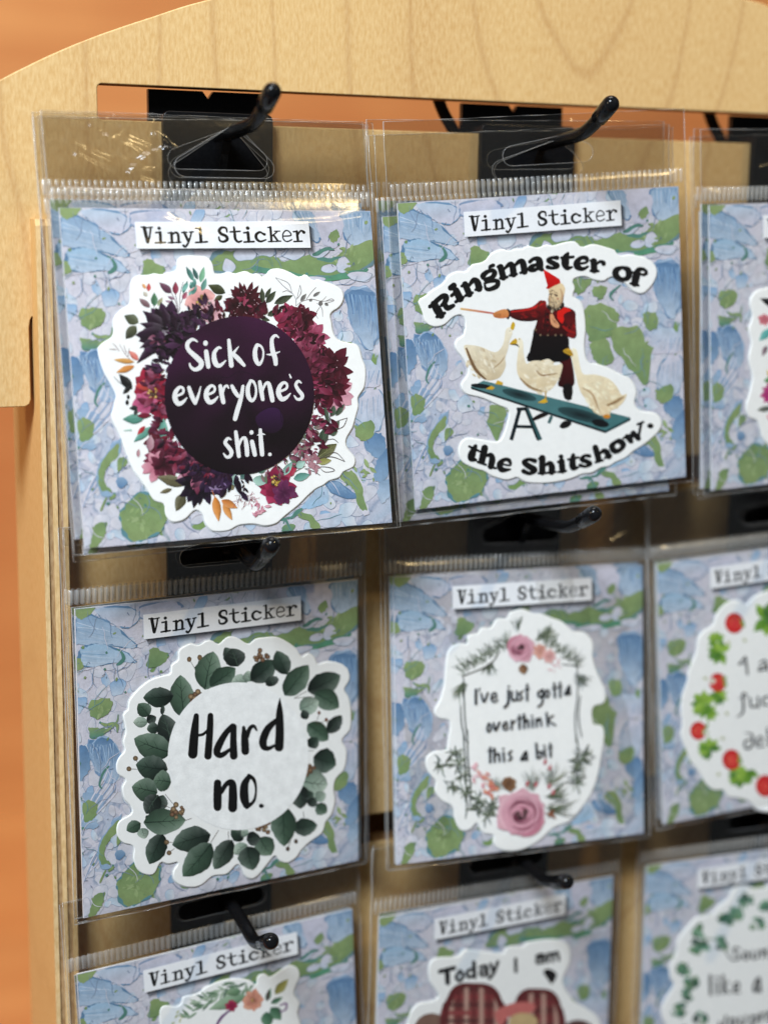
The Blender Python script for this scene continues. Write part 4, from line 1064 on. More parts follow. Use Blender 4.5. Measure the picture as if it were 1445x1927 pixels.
def art_ring():
    a = Art((0, 1), Y_STK - 4e-6, 21)
    f = 'R5'
    TL, TD = (80, 124, 128), (16, 28, 34)
    P = a.poly
    a.stroke([(670, 225), (650, 275)], 22, (60, 96, 98), f, caps=False)
    a.stroke([(500, 175), (592, 390)], [28, 30], (46, 84, 88), f, caps=False); a.stroke([(492, 178), (575, 390)], [16, 14], TD, f, caps=False); a.stroke([(455, 175), (395, 390)], 26, TD, f, caps=False); a.stroke([(425, 297), (545, 300)], 22, TD, f, caps=False); a.stroke([(432, 180), (505, 176)], 24, TD, f, caps=False)
    P([(535, 245), (600, 205), (650, 215), (600, 240), (550, 258)], (24, 14, 14), f); P([(722, 295), (755, 258), (805, 270), (785, 300), (745, 312)], (16, 12, 14), f)
    P([(120, 27), (1033, 325), (1033, 343), (125, 43)], TD, f, 0); P([(1033, 325), (1204, 236), (1204, 256), (1033, 343)], (30, 60, 64), f, 0); P([(208, -15), (1204, 236), (1033, 325), (120, 27)], TL, f, 0, (64, 112, 116), 0)
    a.dot((450, 82), 120, (46, 78, 82), f, 30, 22, (20, 30, 34), .26); a.dot((870, 220), 165, (44, 74, 78), f, 38, 24, (18, 28, 32), .26); a.dot((1000, 275), 60, (14, 18, 22), f, 26, 14, None, .2); a.dot((190, 22), 70, (18, 24, 28), f, 16, 14, None, .1)
    f = 'R3'
    SK = (222, 188, 146)
    P([(1050, 860), (1190, 870), (1230, 1000), (1265, 1200), (1252, 1315), (1100, 1315), (1118, 1200), (1130, 1080), (1080, 1040)], (82, 16, 20), f, 3, (44, 8, 10)); P([(1150, 1300), (1245, 1300), (1237, 1455), (1160, 1440)], (16, 12, 12), f, 2)
    P([(862, 690), (1000, 760), (1190, 770), (1212, 900), (1232, 1000), (1130, 1060), (780, 1055), (800, 950), (832, 800)], (20, 10, 12), f, 2, (8, 6, 8))
    P([(890, 428), (960, 428), (985, 500), (1080, 520), (1140, 478), (1272, 530), (1276, 650), (1292, 770), (1262, 818), (1180, 792), (1100, 775), (990, 790), (856, 745), (880, 620), (866, 560)], (104, 14, 18), f, 3, (40, 8, 10))
    P([(1100, 505), (1165, 488), (1235, 522), (1165, 600), (1142, 660), (1088, 600)], (214, 28, 20), f, 2); P([(1160, 560), (1265, 540), (1285, 740), (1255, 812), (1185, 780), (1230, 700), (1170, 640)], (70, 10, 14), f, 3, (120, 18, 22)); a.stroke([(1150, 690), (1200, 730), (1275, 760)], [20, 26, 14], (150, 24, 22), f)
    P([(972, 430), (905, 425), (830, 480), (740, 502), (600, 520), (588, 580), (700, 632), (872, 628), (962, 560)], (150, 22, 24), f, 3, (40, 8, 10)); a.stroke([(610, 535), (740, 520), (850, 490), (930, 450)], [14, 20, 26, 22], (186, 30, 28), f); a.stroke([(880, 500), (905, 450), (950, 430)], [10, 14, 10], (60, 40, 20), f)
    a.dabs((1000, 640), 85, 34, 46, [(70, 8, 12), (140, 22, 24), (40, 6, 8)], f, 1.4); a.dabs((720, 566), 34, 12, 44, [(60, 8, 10), (120, 16, 18)], f, .3); a.dabs((840, 550), 40, 14, 44, [(60, 8, 10), (120, 16, 18)], f, .3); a.dabs((1222, 680), 36, 16, 40, [(50, 6, 10), (150, 26, 26)], f, 1.2)
    for y in (560, 620, 680): a.dot((985, y), 16, (30, 10, 12), f)
    a.stroke([(965, 520), (955, 640), (940, 740)], [8, 10, 8], (30, 14, 14), f)
    for x in (862, 912, 990, 1070, 1130): a.dot((x, 780 if x > 900 else 725), 11, (120, 100, 80), f, n=8)
    P([(560, 505), (602, 530), (585, 610), (555, 600)], (50, 30, 30), f, 2); a.stroke([(85, 505), (250, 528), (425, 553)], [22, 22, 18], (226, 190, 130), f, col2=(186, 92, 92)); P([(560, 512), (500, 515), (420, 552), (432, 592), (500, 606), (565, 595), (582, 560)], (216, 146, 88), f, 3, (196, 116, 66))
    for k in range(3): a.stroke([(440, 560 + k * 14), (500, 562 + k * 12)], [3, 4], (120, 66, 36), f, 2)
    P([(1012, 570), (1040, 560), (1065, 610), (1112, 680), (1085, 705), (1025, 665)], (212, 150, 110), f, 3)
    for k in range(3): a.stroke([(1030 + k * 14, 600 + k * 12), (1062 + k * 12, 650 + k * 10)], [3, 4], (110, 60, 40), f, 2)
    P([(978, 480), (1000, 455), (1080, 500), (1150, 435), (1155, 490), (1085, 530), (1000, 515)], (40, 30, 26), f, 3)
    P([(1000, 300), (1060, 248), (1130, 238), (1168, 285), (1162, 350), (1142, 420), (1095, 492), (1030, 482), (992, 425), (1002, 355)], (232, 208, 168), f, 3, (206, 180, 142))
    for pts, w in (([(1010, 325), (1035, 318)], 9), ([(1055, 352), (1088, 362)], 9), ([(1030, 340), (1020, 385), (1042, 392)], 7), ([(1012, 425), (1035, 438), (1062, 432)], 8), ([(1000, 360), (1022, 350)], 8), ([(1055, 330), (1092, 342)], 6), ([(1020, 300), (1060, 320)], 5), ([(995, 400), (1010, 470), (1060, 490)], 8)):
        a.stroke(pts, w, (84, 56, 44), f)
    a.stroke([(1120, 300), (1140, 360), (1125, 420)], [10, 22, 10], (196, 160, 124), f); a.stroke([(1006, 345), (1024, 352), (1040, 345)], [5, 12, 5], (60, 36, 30), f); a.stroke([(1060, 362), (1078, 372), (1094, 366)], [5, 12, 5], (60, 36, 30), f); a.stroke([(1000, 372), (1012, 410), (1000, 430)], [6, 12, 6], (176, 130, 100), f); a.stroke([(1100, 470), (1140, 430), (1152, 360)], [8, 14, 6], (150, 116, 88), f); a.dabs((1040, 470), 50, 20, 30, [(120, 100, 80), (210, 196, 170)], f, 1.5); a.dabs((1065, 445), 60, 26, 26, [(150, 130, 104), (110, 90, 72), (190, 172, 144)], f, 1.5); a.dot((1092, 400), 9, (160, 60, 50), f)
    P([(940, 88), (1040, 150), (1112, 195), (1122, 235), (1050, 268), (992, 300), (970, 290), (986, 262), (962, 180)], (226, 22, 22), f, 1, (176, 12, 14))
    P([(115, 888), (200, 885), (300, 905), (440, 960), (515, 890), (540, 790), (548, 730), (585, 695), (618, 730), (615, 780), (590, 840), (572, 930), (545, 1020), (550, 1100), (505, 1200), (450, 1240), (350, 1252), (240, 1180), (172, 1050), (130, 960)], (242, 234, 214), f, 3, (206, 188, 156)); a.dabs((280, 1060), 150, 44, 70, [(232, 220, 192), (204, 184, 152), (240, 230, 208)], f, .9)
    a.stroke([(140, 920), (230, 1130), (340, 1240)], [20, 34, 16], (120, 92, 64), f); a.stroke([(420, 1130), (500, 1060), (540, 1000)], [8, 14, 6], (176, 150, 118), f)
    P([(598, 705), (622, 640), (648, 668), (628, 728)], (206, 168, 40), f, 2); a.dot((596, 738), 5, (30, 24, 20), f, n=7)
    P([(668, 822), (700, 808), (730, 850), (735, 950), (762, 1078), (825, 1050), (925, 1050), (1062, 1098), (1138, 1080), (1132, 1160), (1100, 1240), (1040, 1330), (950, 1378), (850, 1362), (760, 1310), (690, 1220), (664, 1130), (672, 1000), (682, 910), (655, 868)], (246, 238, 216), f, 3, (214, 194, 158)); a.dabs((900, 1200), 170, 40, 80, [(238, 226, 198), (216, 196, 160), (244, 234, 212)], f, .3)
    a.stroke([(870, 1150), (930, 1200), (1080, 1180)], [8, 18, 8], (150, 118, 84), f); a.stroke([(700, 1230), (800, 1320), (920, 1365)], [12, 22, 14], (150, 120, 86), f); P([(588, 872), (655, 812), (668, 862), (640, 884)], (206, 164, 40), f, 2); a.stroke([(600, 875), (660, 880), (690, 905)], [4, 16, 6], (40, 32, 28), f); a.dot((694, 822), 6, (40, 24, 24), f, n=7)
    a.stroke([(965, 1370), (968, 1455)], 14, (190, 146, 40), f); P([(880, 1487), (960, 1440), (992, 1478), (950, 1492)], (212, 170, 44), f, 1); P([(440, 1292), (465, 1250), (522, 1275), (515, 1302)], (206, 164, 44), f, 1); P([(340, 1342), (400, 1308), (437, 1330), (410, 1352)], (206, 164, 44), f, 1)
    f = 'R4'
    P([(690, 92), (732, 108), (752, 180), (780, 320), (822, 388), (950, 388), (1100, 438), (1192, 530), (1242, 620), (1302, 608), (1262, 700), (1182, 772), (1112, 802), (1112, 850), (1062, 872), (1000, 842), (930, 812), (860, 700), (788, 600), (750, 500), (738, 440), (700, 300), (680, 200), (660, 150)], (246, 238, 210), f, 3, (218, 196, 160)); a.dabs((960, 620), 200, 46, 100, [(242, 234, 204), (228, 210, 176), (246, 238, 212)], f, .7)
    a.stroke([(800, 540), (900, 600), (960, 720), (1000, 830)], [10, 18, 18, 8], (178, 146, 110), f); a.stroke([(1090, 730), (1180, 690), (1270, 640)], [30, 44, 12], (150, 122, 88), f); a.stroke([(1090, 715), (1190, 660)], [14, 20], (226, 204, 164), f); a.dot((1075, 862), 42, (200, 130, 40), f, 24)
    P([(578, 122), (645, 88), (682, 130), (695, 182), (640, 162)], (196, 152, 44), f, 2); a.stroke([(600, 120), (680, 150)], [4, 8], (60, 44, 30), f)
    t = Art((0, 1), a.y - 4e-6, 5)
    g1 = [([(205, 672), (245, 740), (285, 800)], [70, 85, 75]), ([(240, 818), (325, 775)], 34), ([(160, 702), (235, 650)], 40), ([(225, 645), (300, 585), (342, 592), (330, 650), (290, 690)], [50, 52, 62, 54, 34]), ([(322, 665), (358, 718), (425, 690)], [54, 58, 40]),
          ([(455, 520), (500, 612)], [70, 78]), ([(405, 578), (465, 528)], 36), ([(452, 648), (535, 598)], 34), ([(395, 490), (430, 462)], 60), ([(558, 450), (605, 562)], 66), ([(520, 470), (565, 438)], 30), ([(562, 578), (640, 545)], 30), ([(600, 465), (655, 402), (698, 430), (715, 500)], [30, 54, 70, 68]), ([(675, 512), (742, 482)], 28),
          ([(800, 312), (758, 355), (782, 388), (860, 372), (892, 320), (860, 292), (805, 310)], [46, 56, 36, 48, 54, 44, 40]), ([(842, 295), (838, 252), (875, 235)], [28, 34, 40]), ([(775, 402), (800, 425)], [22, 30]), ([(775, 440), (850, 412), (925, 415), (915, 470), (840, 505), (795, 500), (780, 460)], [22, 38, 44, 52, 44, 36, 24]),
          ([(958, 255), (990, 372)], 66), ([(928, 252), (975, 242)], 30), ([(1000, 275), (1060, 222), (1092, 245), (1105, 335)], [26, 48, 66, 68]), ([(1112, 245), (1170, 192), (1210, 205), (1228, 305)], [26, 48, 66, 68]), ([(955, 382), (1032, 368)], 30), ([(1062, 350), (1140, 334)], 28), ([(1182, 320), (1250, 302)], 28),
          ([(1288, 195), (1335, 160), (1392, 175), (1402, 250), (1425, 282)], [38, 38, 68, 76, 44]), ([(1390, 222), (1320, 242), (1292, 278), (1340, 288), (1390, 262)], [24, 44, 56, 42, 28])]
    brush(t, 'R1', BLACK, g1, (), 1.12)
    g2 = [([(272, 150), (215, 148), (172, 178), (230, 212), (275, 240), (230, 266), (165, 255)], [46, 32, 46, 54, 54, 32, 44]), ([(395, 98), (370, 150), (365, 220), (390, 264), (440, 255)], [30, 74, 78, 52, 22]), ([(322, 150), (455, 140)], 30),
          ([(490, 218), (602, 202), (602, 155), (545, 150), (496, 200), (502, 250), (560, 276), (622, 248)], [30, 26, 48, 40, 62, 66, 42, 22]), ([(686, 190), (692, 290)], 68), ([(652, 182), (692, 172)], 28), ([(652, 298), (738, 300)], 28), ([(720, 222), (758, 192), (798, 205)], [22, 32, 44]),
          ([(1010, 258), (945, 288), (935, 340), (990, 388), (1058, 385), (1084, 340), (1070, 285), (1012, 258)], [32, 62, 68, 42, 52, 66, 62, 32]), ([(1278, 305), (1250, 280), (1192, 288), (1166, 360), (1150, 440)], [36, 34, 54, 78, 72]), ([(1128, 315), (1258, 345)], 28), ([(1102, 440), (1190, 462)], 28)]
    brush(t, 'R2', BLACK, g2, [(798, 218, 26), (1278, 325, 24)], 1.12)
    g5 = [([(152, 430), (130, 480), (125, 513), (155, 524)], [25, 46, 42, 18]), ([(110, 432), (180, 465)], 15), ([(215, 442), (195, 532)], 42), ([(222, 497), (255, 490), (266, 520), (256, 568)], [16, 30, 40, 38]), ([(168, 538), (222, 556)], 15), ([(240, 568), (290, 580)], 15), ([(320, 548), (386, 560), (380, 527), (347, 522), (316, 552), (332, 590), (388, 588)], [14, 14, 25, 24, 36, 36, 12]),
          ([(555, 530), (512, 520), (482, 540), (520, 570), (555, 592), (520, 615), (478, 600)], [30, 22, 32, 38, 36, 24, 30]), ([(605, 510), (605, 607)], 40), ([(622, 562), (655, 546), (670, 570), (668, 606)], [14, 30, 40, 38]), ([(580, 615), (636, 612)], 15), ([(645, 610), (696, 605)], 15), ([(584, 516), (610, 508)], 16),
          ([(736, 532), (742, 596)], 38), ([(715, 606), (766, 598)], 15), ([(712, 538), (738, 529)], 16), ([(815, 492), (810, 540), (815, 576), (846, 575)], [26, 40, 38, 16]), ([(780, 521), (850, 506)], 15), ([(925, 497), (892, 495), (872, 520), (908, 535), (930, 550), (900, 568), (862, 560)], [24, 20, 28, 30, 28, 18, 24]),
          ([(965, 440), (988, 522)], 38), ([(996, 482), (1020, 462), (1042, 472), (1056, 500)], [14, 28, 38, 36]), ([(966, 540), (1016, 526)], 15), ([(1030, 510), (1072, 494)], 15), ([(1102, 402), (1077, 430), (1096, 463), (1134, 454), (1154, 420), (1130, 397), (1102, 400)], [22, 36, 36, 26, 36, 36, 22]),
          ([(1180, 365), (1206, 396)], 32), ([(1206, 396), (1216, 350)], 18), ([(1222, 342), (1256, 376)], 34), ([(1256, 376), (1274, 282)], 17), ([(1155, 376), (1200, 352)], 14), ([(1250, 282), (1290, 266)], 14)]
    t2 = Art((0, 1), a.y - 4e-6, 5)
    brush(t2, 'R5', BLACK, g5, [(732, 500, 17, 15), (1338, 292, 22, 18)], 1.12)
    return [('circus_illustration', a.mesh('circus_illustration', M['art'])), ('lettering', t.mesh('lettering', M['ink'])), ('lettering', t2.mesh('lettering', M['ink']))]

def art_hard():
    a = Art((1, 0), Y_STK - 4e-6, 31)
    G, D, Pp, V = (58, 82, 66), (28, 42, 36), (120, 142, 128), (20, 30, 26)
    def Ls(f, items):
        for b_, t_, w, k in items:
            c = {'g': (mixc(G, (30, 46, 38), a.r.random() * .7), mixc((112, 136, 116), (70, 96, 78), a.r.random())), 'd': (mixc(D, (14, 22, 20), a.r.random()), mixc((92, 112, 98), (52, 74, 62), a.r.random())), 'p': (Pp, (176, 192, 178)), 'k': ((18, 26, 24), mixc((78, 92, 84), (44, 54, 50), a.r.random()))}[k]
            a.leaf(b_, t_, w, c[0], c[1], f, V if k != 'k' else (74, 92, 80), a.r.uniform(-.06, .06), 12, .9, .24, 1.25, .72)
    def stem(f, *ps):
        for p in ps: a.stroke(p, [6, 5], (70, 56, 44), f, 3)
    BR = [(132, 92, 62), (112, 72, 46), (156, 124, 84)]
    stem('H1', [(905, 375), (980, 500)], [(1030, 355), (980, 500)], [(980, 500), (985, 560)], [(1020, 860), (1140, 715)])
    for p in ((905, 375, 27), (1030, 355, 29)): a.dot(p[:2], p[2], (86, 66, 44), 'H1', p[2] * 1.2, 12, (140, 112, 80))
    Ls('H1', [((1090, 735), (1190, 283), 250, 'g'), ((1150, 695), (1450, 478), 190, 'g'), ((850, 1068), (800, 560), 240, 'g'), ((720, 800), (362, 830), 190, 'd'), ((430, 1045), (305, 898), 140, 'g'), ((415, 1115), (245, 1118), 104, 'p'), ((405, 1115), (515, 1055), 96, 'k'), ((548, 1180), (405, 1200), 110, 'd'), ((700, 1395), (590, 1022), 210, 'k'), ((690, 1478), (255, 1310), 250, 'g'), ((582, 1030), (602, 915), 42, 'k'), ((1450, 440), (1325, 235), 130, 'k')])
    a.cluster((1000, 820), 90, 32, BR, 14, 'H1')
    Ls('H2', [((95, 440), (20, 235), 190, 'k'), ((200, 610), (20, 610), 130, 'p'), ((240, 610), (200, 490), 120, 'p'), ((240, 605), (515, 375), 190, 'd'), ((500, 660), (450, 550), 130, 'k'), ((645, 530), (530, 262), 160, 'd'), ((620, 770), (890, 425), 200, 'g'), ((880, 720), (1250, 540), 210, 'd'), ((960, 745), (1235, 905), 190, 'g'), ((790, 930), (1005, 830), 160, 'p'), ((870, 1040), (830, 930), 80, 'k'), ((880, 1090), (1112, 1275), 170, 'g'), ((890, 1350), (1000, 1250), 110, 'd'), ((1110, 1195), (1265, 995), 120, 'k')])
    a.cluster((355, 325), 75, 28, BR, 13, 'H2')
    stem('H2', [(730, 800), (870, 720)], [(730, 800), (950, 780)], [(980, 1090), (1010, 965)], [(990, 1100), (1095, 1045)], [(890, 1395), (950, 1395)])
    for p in ((1010, 965, 18), (1092, 1045, 20)): a.dot(p[:2], p[2], (110, 66, 46), 'H2', p[2] * 1.2)
    Ls('H3', [((650, 165), (275, 110), 240, 'd'), ((690, 320), (480, 300), 200, 'g'), ((530, 440), (228, 372), 220, 'g'), ((545, 640), (600, 470), 130, 'k'), ((540, 470), (395, 690), 170, 'k'), ((400, 770), (450, 715), 64, 'k'), ((330, 800), (165, 890), 120, 'g'), ((345, 860), (380, 985), 110, 'p'), ((590, 925), (435, 1285), 190, 'd'), ((365, 795), (862, 765), 240, 'g'), ((1155, 935), (705, 1060), 240, 'd'), ((1165, 1040), (830, 1430), 230, 'g'), ((1410, 1000), (1200, 1345), 180, 'd')])
    stem('H3', [(270, 45), (300, 90)], [(195, 160), (285, 165)], [(640, 1025), (710, 1030)], [(665, 1150), (730, 1100)], [(1160, 1030), (1250, 885)], [(1365, 900), (1368, 1000)], [(620, 460), (710, 570)], [(860, 770), (935, 745)], [(610, 590), (680, 620)])
    for p in ((270, 36, 30), (192, 160, 29), (638, 1026, 30), (666, 1152, 29)): a.dot(p[:2], p[2], (88, 70, 50), 'H3', p[2], 12, (142, 120, 92))
    a.cluster((760, 655), 80, 30, BR, 13, 'H3')
    Ls('H4', [((945, 20), (1200, 110), 230, 'd'), ((820, 290), (1105, 330), 250, 'p'), ((775, 330), (800, 606), 180, 'k'), ((855, 480), (950, 430), 96, 'd'), ((885, 565), (985, 490), 90, 'k'), ((970, 500), (1085, 435), 100, 'p'), ((980, 560), (1095, 650), 120, 'g'), ((715, 830), (990, 790), 160, 'd'), ((600, 572), (615, 1030), 225, 'g'), ((150, 960), (15, 850), 120, 'd'), ((205, 900), (130, 850), 80, 'p'), ((195, 1010), (45, 1115), 110, 'p'), ((340, 930), (465, 1130), 190, 'g'), ((190, 960), (345, 930), 130, 'k'), ((200, 1030), (262, 1298), 200, 'd')])
    for p in ((655, 1060, 22), (748, 975, 22)): a.dot(p[:2], p[2], (70, 52, 36), 'H4', p[2] * 1.2)
    stem('H4', [(660, 1040), (690, 970)], [(830, 640), (838, 705)])
    a.cluster((912, 170), 70, 28, BR, 12, 'H4'); a.cluster((390, 830), 82, 28, BR, 14, 'H4')
    a.dot((806, 983), 308, (244, 246, 248), 'HN', 324, 72)
    t = Art((1, 0), a.y - 4e-6, 5)
    g = [([(178, 432), (155, 650), (135, 905)], [66, 105, 118]), ([(352, 430), (346, 600), (322, 930)], [72, 84, 92]), ([(212, 672), (270, 655), (330, 590)], [36, 36, 26]),
         ([(625, 560), (540, 650), (455, 800), (432, 890), (490, 918), (590, 850)], [72, 74, 92, 84, 70, 40]), ([(640, 565), (635, 700), (638, 850), (640, 928)], [74, 82, 92, 98]), ([(762, 575), (775, 720), (782, 870)], [40, 92, 98]), ([(800, 690), (838, 590), (885, 560), (922, 610)], [60, 52, 46, 24]),
         ([(1208, 215), (1205, 400), (1207, 650), (1198, 820)], [10, 88, 106, 112]), ([(1165, 490), (1062, 590), (1003, 725), (1012, 812), (1070, 835), (1140, 800)], [60, 88, 98, 88, 56, 36]),
         ([(440, 1262), (440, 1420), (440, 1560)], [92, 104, 100]), ([(485, 1375), (550, 1275), (618, 1262), (630, 1390), (626, 1570)], [56, 62, 88, 106, 114]),
         ([(830, 1180), (775, 1280), (768, 1430), (795, 1535)], [56, 96, 112, 86]), ([(826, 1172), (888, 1222), (914, 1340), (890, 1480), (800, 1560)], [52, 46, 28, 38, 54])]
    brush(t, 'H', (12, 12, 13), g, [(980, 1545, 32, 28)])
    return [('eucalyptus_wreath', a.mesh('eucalyptus_wreath', M['art'])), ('lettering', t.mesh('lettering', M['ink']))]

def rose(a, c, R, fr):
    a.flower(c, R, (206, 150, 166), (226, 180, 192), fr, 9, 1, None, 0, .8)
    a.dot(c, R * .86, (218, 166, 182), fr, R * .84, 22, (204, 142, 160))
    for k in range(16):
        r_ = R * (0.88 - .045 * k); t = a.r.uniform(0, 6.28); sp_ = a.r.uniform(1.2, 2.4)
        pts = [(c[0] + r_ * math.cos(t + sp_ * u), c[1] + r_ * math.sin(t + sp_ * u)) for u in (0, .33, .66, 1)]
        a.stroke(pts, [R * .03, R * .12, R * .1, R * .02], mixc((236, 194, 206), (130, 60, 82), k / 20) if k % 2 else mixc((206, 138, 158), (76, 28, 44), k / 17), fr, 4)
    a.cluster(c, R * .2, R * .09, [(60, 24, 38), (96, 50, 64)], 9, fr)

def art_over():
    a = Art((1, 1), Y_STK - 4e-6, 41)
    GR = [(92, 106, 84), (64, 76, 60), (120, 132, 108), (78, 84, 74)]
    f = 'O1'
    def fan(f, c, n, r0, r1, a0, a1, w=8):
        n = int(n * 2.4)
        for i in range(n):
            t = a0 + (a1 - a0) * (i + a.r.uniform(-.3, .3)) / max(n - 1, 1)
            L_ = a.r.uniform(r0, r1)
            p = (c[0] + a.r.gauss(0, 14), c[1] + a.r.gauss(0, 12))
            w_ = w * .62
            a.stroke([p, (p[0] + L_ * .55 * math.cos(t + .12), p[1] + L_ * .55 * math.sin(t + .12)), (p[0] + L_ * math.cos(t), p[1] + L_ * math.sin(t))], [w_ * .5, w_, w_ * .3], a.r.choice(GR), f, 3)
    for k in range(9):
        fan(f, (300 + k * 42, 560 - k * 26), 5, 60, 130, 3.3, 4.9, 9)
    for k in range(7):
        fan(f, (1150 - k * 48, 500 - k * 34), 5, 60, 120, 4.6, 6.1, 8)
    fan(f, (500, 490), 8, 60, 110, .8, 2.6, 9); fan(f, (290, 650), 9, 80, 170, 1.5, 2.6, 11); fan(f, (1180, 580), 9, 60, 120, .3, 1.5, 10); fan(f, (700, 220), 5, 60, 110, 4.2, 5.2, 8); fan(f, (900, 280), 8, 60, 120, 5.0, 6.2, 16)
    for x0, pts in ((0, [(285, 600), (290, 800), (300, 960), (320, 1110)]), (1, [(262, 820), (270, 960), (300, 1090)]), (2, [(1165, 520), (1168, 740), (1150, 900), (1158, 1100)]), (3, [(1190, 740), (1175, 900), (1200, 1060)]), (4, [(270, 590), (480, 500), (560, 400)]), (5, [(1050, 495), (1190, 510)])):
        a.stroke(pts, [8, 11, 9], (66, 66, 62), f)
    rose(a, (728, 370), 118, f)
    a.flower((880, 390), 66, (214, 150, 136), (232, 184, 170), f, 7, 2, None, 0, .7); a.flower((950, 430), 62, (222, 160, 158), (238, 196, 192), f, 7, 2, None, 0, .7); a.leaf((740, 490), (755, 575), 74, (112, 72, 50), (150, 116, 84), f); a.dabs((1000, 490), 60, 10, 34, [(232, 190, 196), (214, 150, 160)], f)
    f = 'O2'
    for pts in ([(345, -30), (350, 200), (370, 400), (360, 560)], [(315, 0), (330, 260), (340, 560), (330, 640)], [(1165, 0), (1180, 140), (1160, 300), (1190, 460)], [(1260, 80), (1200, 200), (1170, 380)]):
        a.stroke(pts, [8, 12, 10, 6], (70, 74, 66), f)
    for c in ((250, 150), (290, 220), (150, 240), (230, 400), (310, 320), (330, 440), (420, 500), (1160, 260), (1200, 200), (1170, 360), (1230, 160), (420, 560), (520, 540), (500, 610)):
        fan(f, c, 7, 40, 90, 0, 6.0, 14)
    fan(f, (560, 420), 8, 60, 130, 4.0, 5.6, 6); fan(f, (820, 420), 9, 90, 180, 4.2, 5.3, 5); fan(f, (960, 380), 9, 70, 190, 4.2, 6.0, 7); fan(f, (960, 560), 9, 90, 220, -.5, .4, 8); fan(f, (960, 470), 7, 80, 160, -1, .2, 12)
    a.dabs((430, 320), 60, 20, 44, [(232, 170, 178), (214, 130, 144), (224, 164, 140)], f, 1.0); a.dabs((390, 230), 24, 6, 40, [(232, 180, 190)], f, 1.5); a.dabs((520, 410), 46, 12, 52, [(224, 158, 120), (206, 120, 110)], f)
    a.flower((655, 375), 66, (112, 76, 52), (160, 124, 92), f, 7, 2, None, 0, .7)
    for p in ((930, 210), (965, 255), (795, 375), (860, 380), (960, 395), (990, 440)): a.leaf((p[0] - 8, p[1] + 24), (p[0] + 8, p[1] - 24), 24, (190, 80, 92), (214, 120, 130), f)
    a.dabs((965, 625), 28, 8, 46, [(112, 62, 46), (140, 90, 64)], f)
    rose(a, (752, 600), 200, f)
    t = Art((1, 1), a.y - 4e-6, 5)
    K = (24, 24, 26)
    g = [([(378, 690), (378, 800)], 20), ([(420, 722), (440, 785), (470, 715)], 16), ([(500, 755), (535, 745), (530, 715), (505, 725), (498, 765), (520, 785), (545, 770)], 14), ([(408, 675), (402, 700)], 9),
         ([(630, 695), (628, 790), (600, 826)], 20), ([(655, 705), (660, 770), (692, 765)], 17), ([(695, 702), (698, 770)], 16), ([(738, 703), (716, 725), (737, 752), (715, 772)], 15), ([(775, 650), (775, 772)], 18), ([(755, 690), (792, 682)], 9),
         ([(893, 690), (860, 715), (870, 747), (895, 735)], 17), ([(897, 690), (892, 790), (860, 822)], 17), ([(925, 690), (915, 735), (935, 747), (947, 710), (925, 690)], 15), ([(985, 640), (990, 748)], 18), ([(1030, 635), (1032, 746)], 18), ([(965, 680), (1045, 665)], 9), ([(1096, 670), (1075, 708), (1070, 726), (1097, 720)], 18), ([(1100, 660), (1106, 722)], 19),
         ([(475, 955), (465, 1000), (480, 1016), (497, 980), (480, 950)], 15), ([(515, 950), (530, 1006), (560, 945)], 18), ([(590, 975), (620, 965), (615, 940), (592, 955), (588, 990), (610, 1001), (630, 985)], 13), ([(655, 930), (655, 996)], 17), ([(655, 960), (682, 930)], 14), ([(715, 890), (715, 992)], 18), ([(750, 880), (752, 987)], 18), ([(755, 945), (780, 925), (785, 982)], 16), ([(815, 920), (818, 979)], 17), ([(845, 915), (850, 976)], 16), ([(850, 940), (875, 910), (885, 969)], 16), ([(925, 870), (935, 969)], 18), ([(977, 890), (940, 925), (995, 966)], 14), ([(695, 915), (765, 905)], 9)]
    brush(t, 'O1', K, g, [(632, 665, 9), (812, 893, 9)])
    g = [([(515, 105), (515, 215)], 18), ([(495, 130), (560, 124)], 8), ([(545, 110), (548, 212)], 17), ([(550, 165), (580, 150), (585, 207)], 16), ([(615, 140), (620, 206)], 17), ([(677, 130), (655, 150), (677, 180), (655, 201)], 15), ([(777, 140), (755, 180), (750, 196), (782, 186)], 18), ([(787, 135), (792, 196)], 19), ([(862, 75), (870, 182)], 19), ([(872, 142), (905, 135), (897, 175), (872, 181)], 15), ([(925, 115), (929, 176)], 17), ([(968, 75), (971, 172)], 18), ([(948, 105), (985, 98)], 8)]
    brush(t, 'O2', K, g, [(614, 112, 9), (922, 90, 9)])
    return [('rose_frame', a.mesh('rose_frame', M['art'])), ('lettering', t.mesh('lettering', M['ink']))]

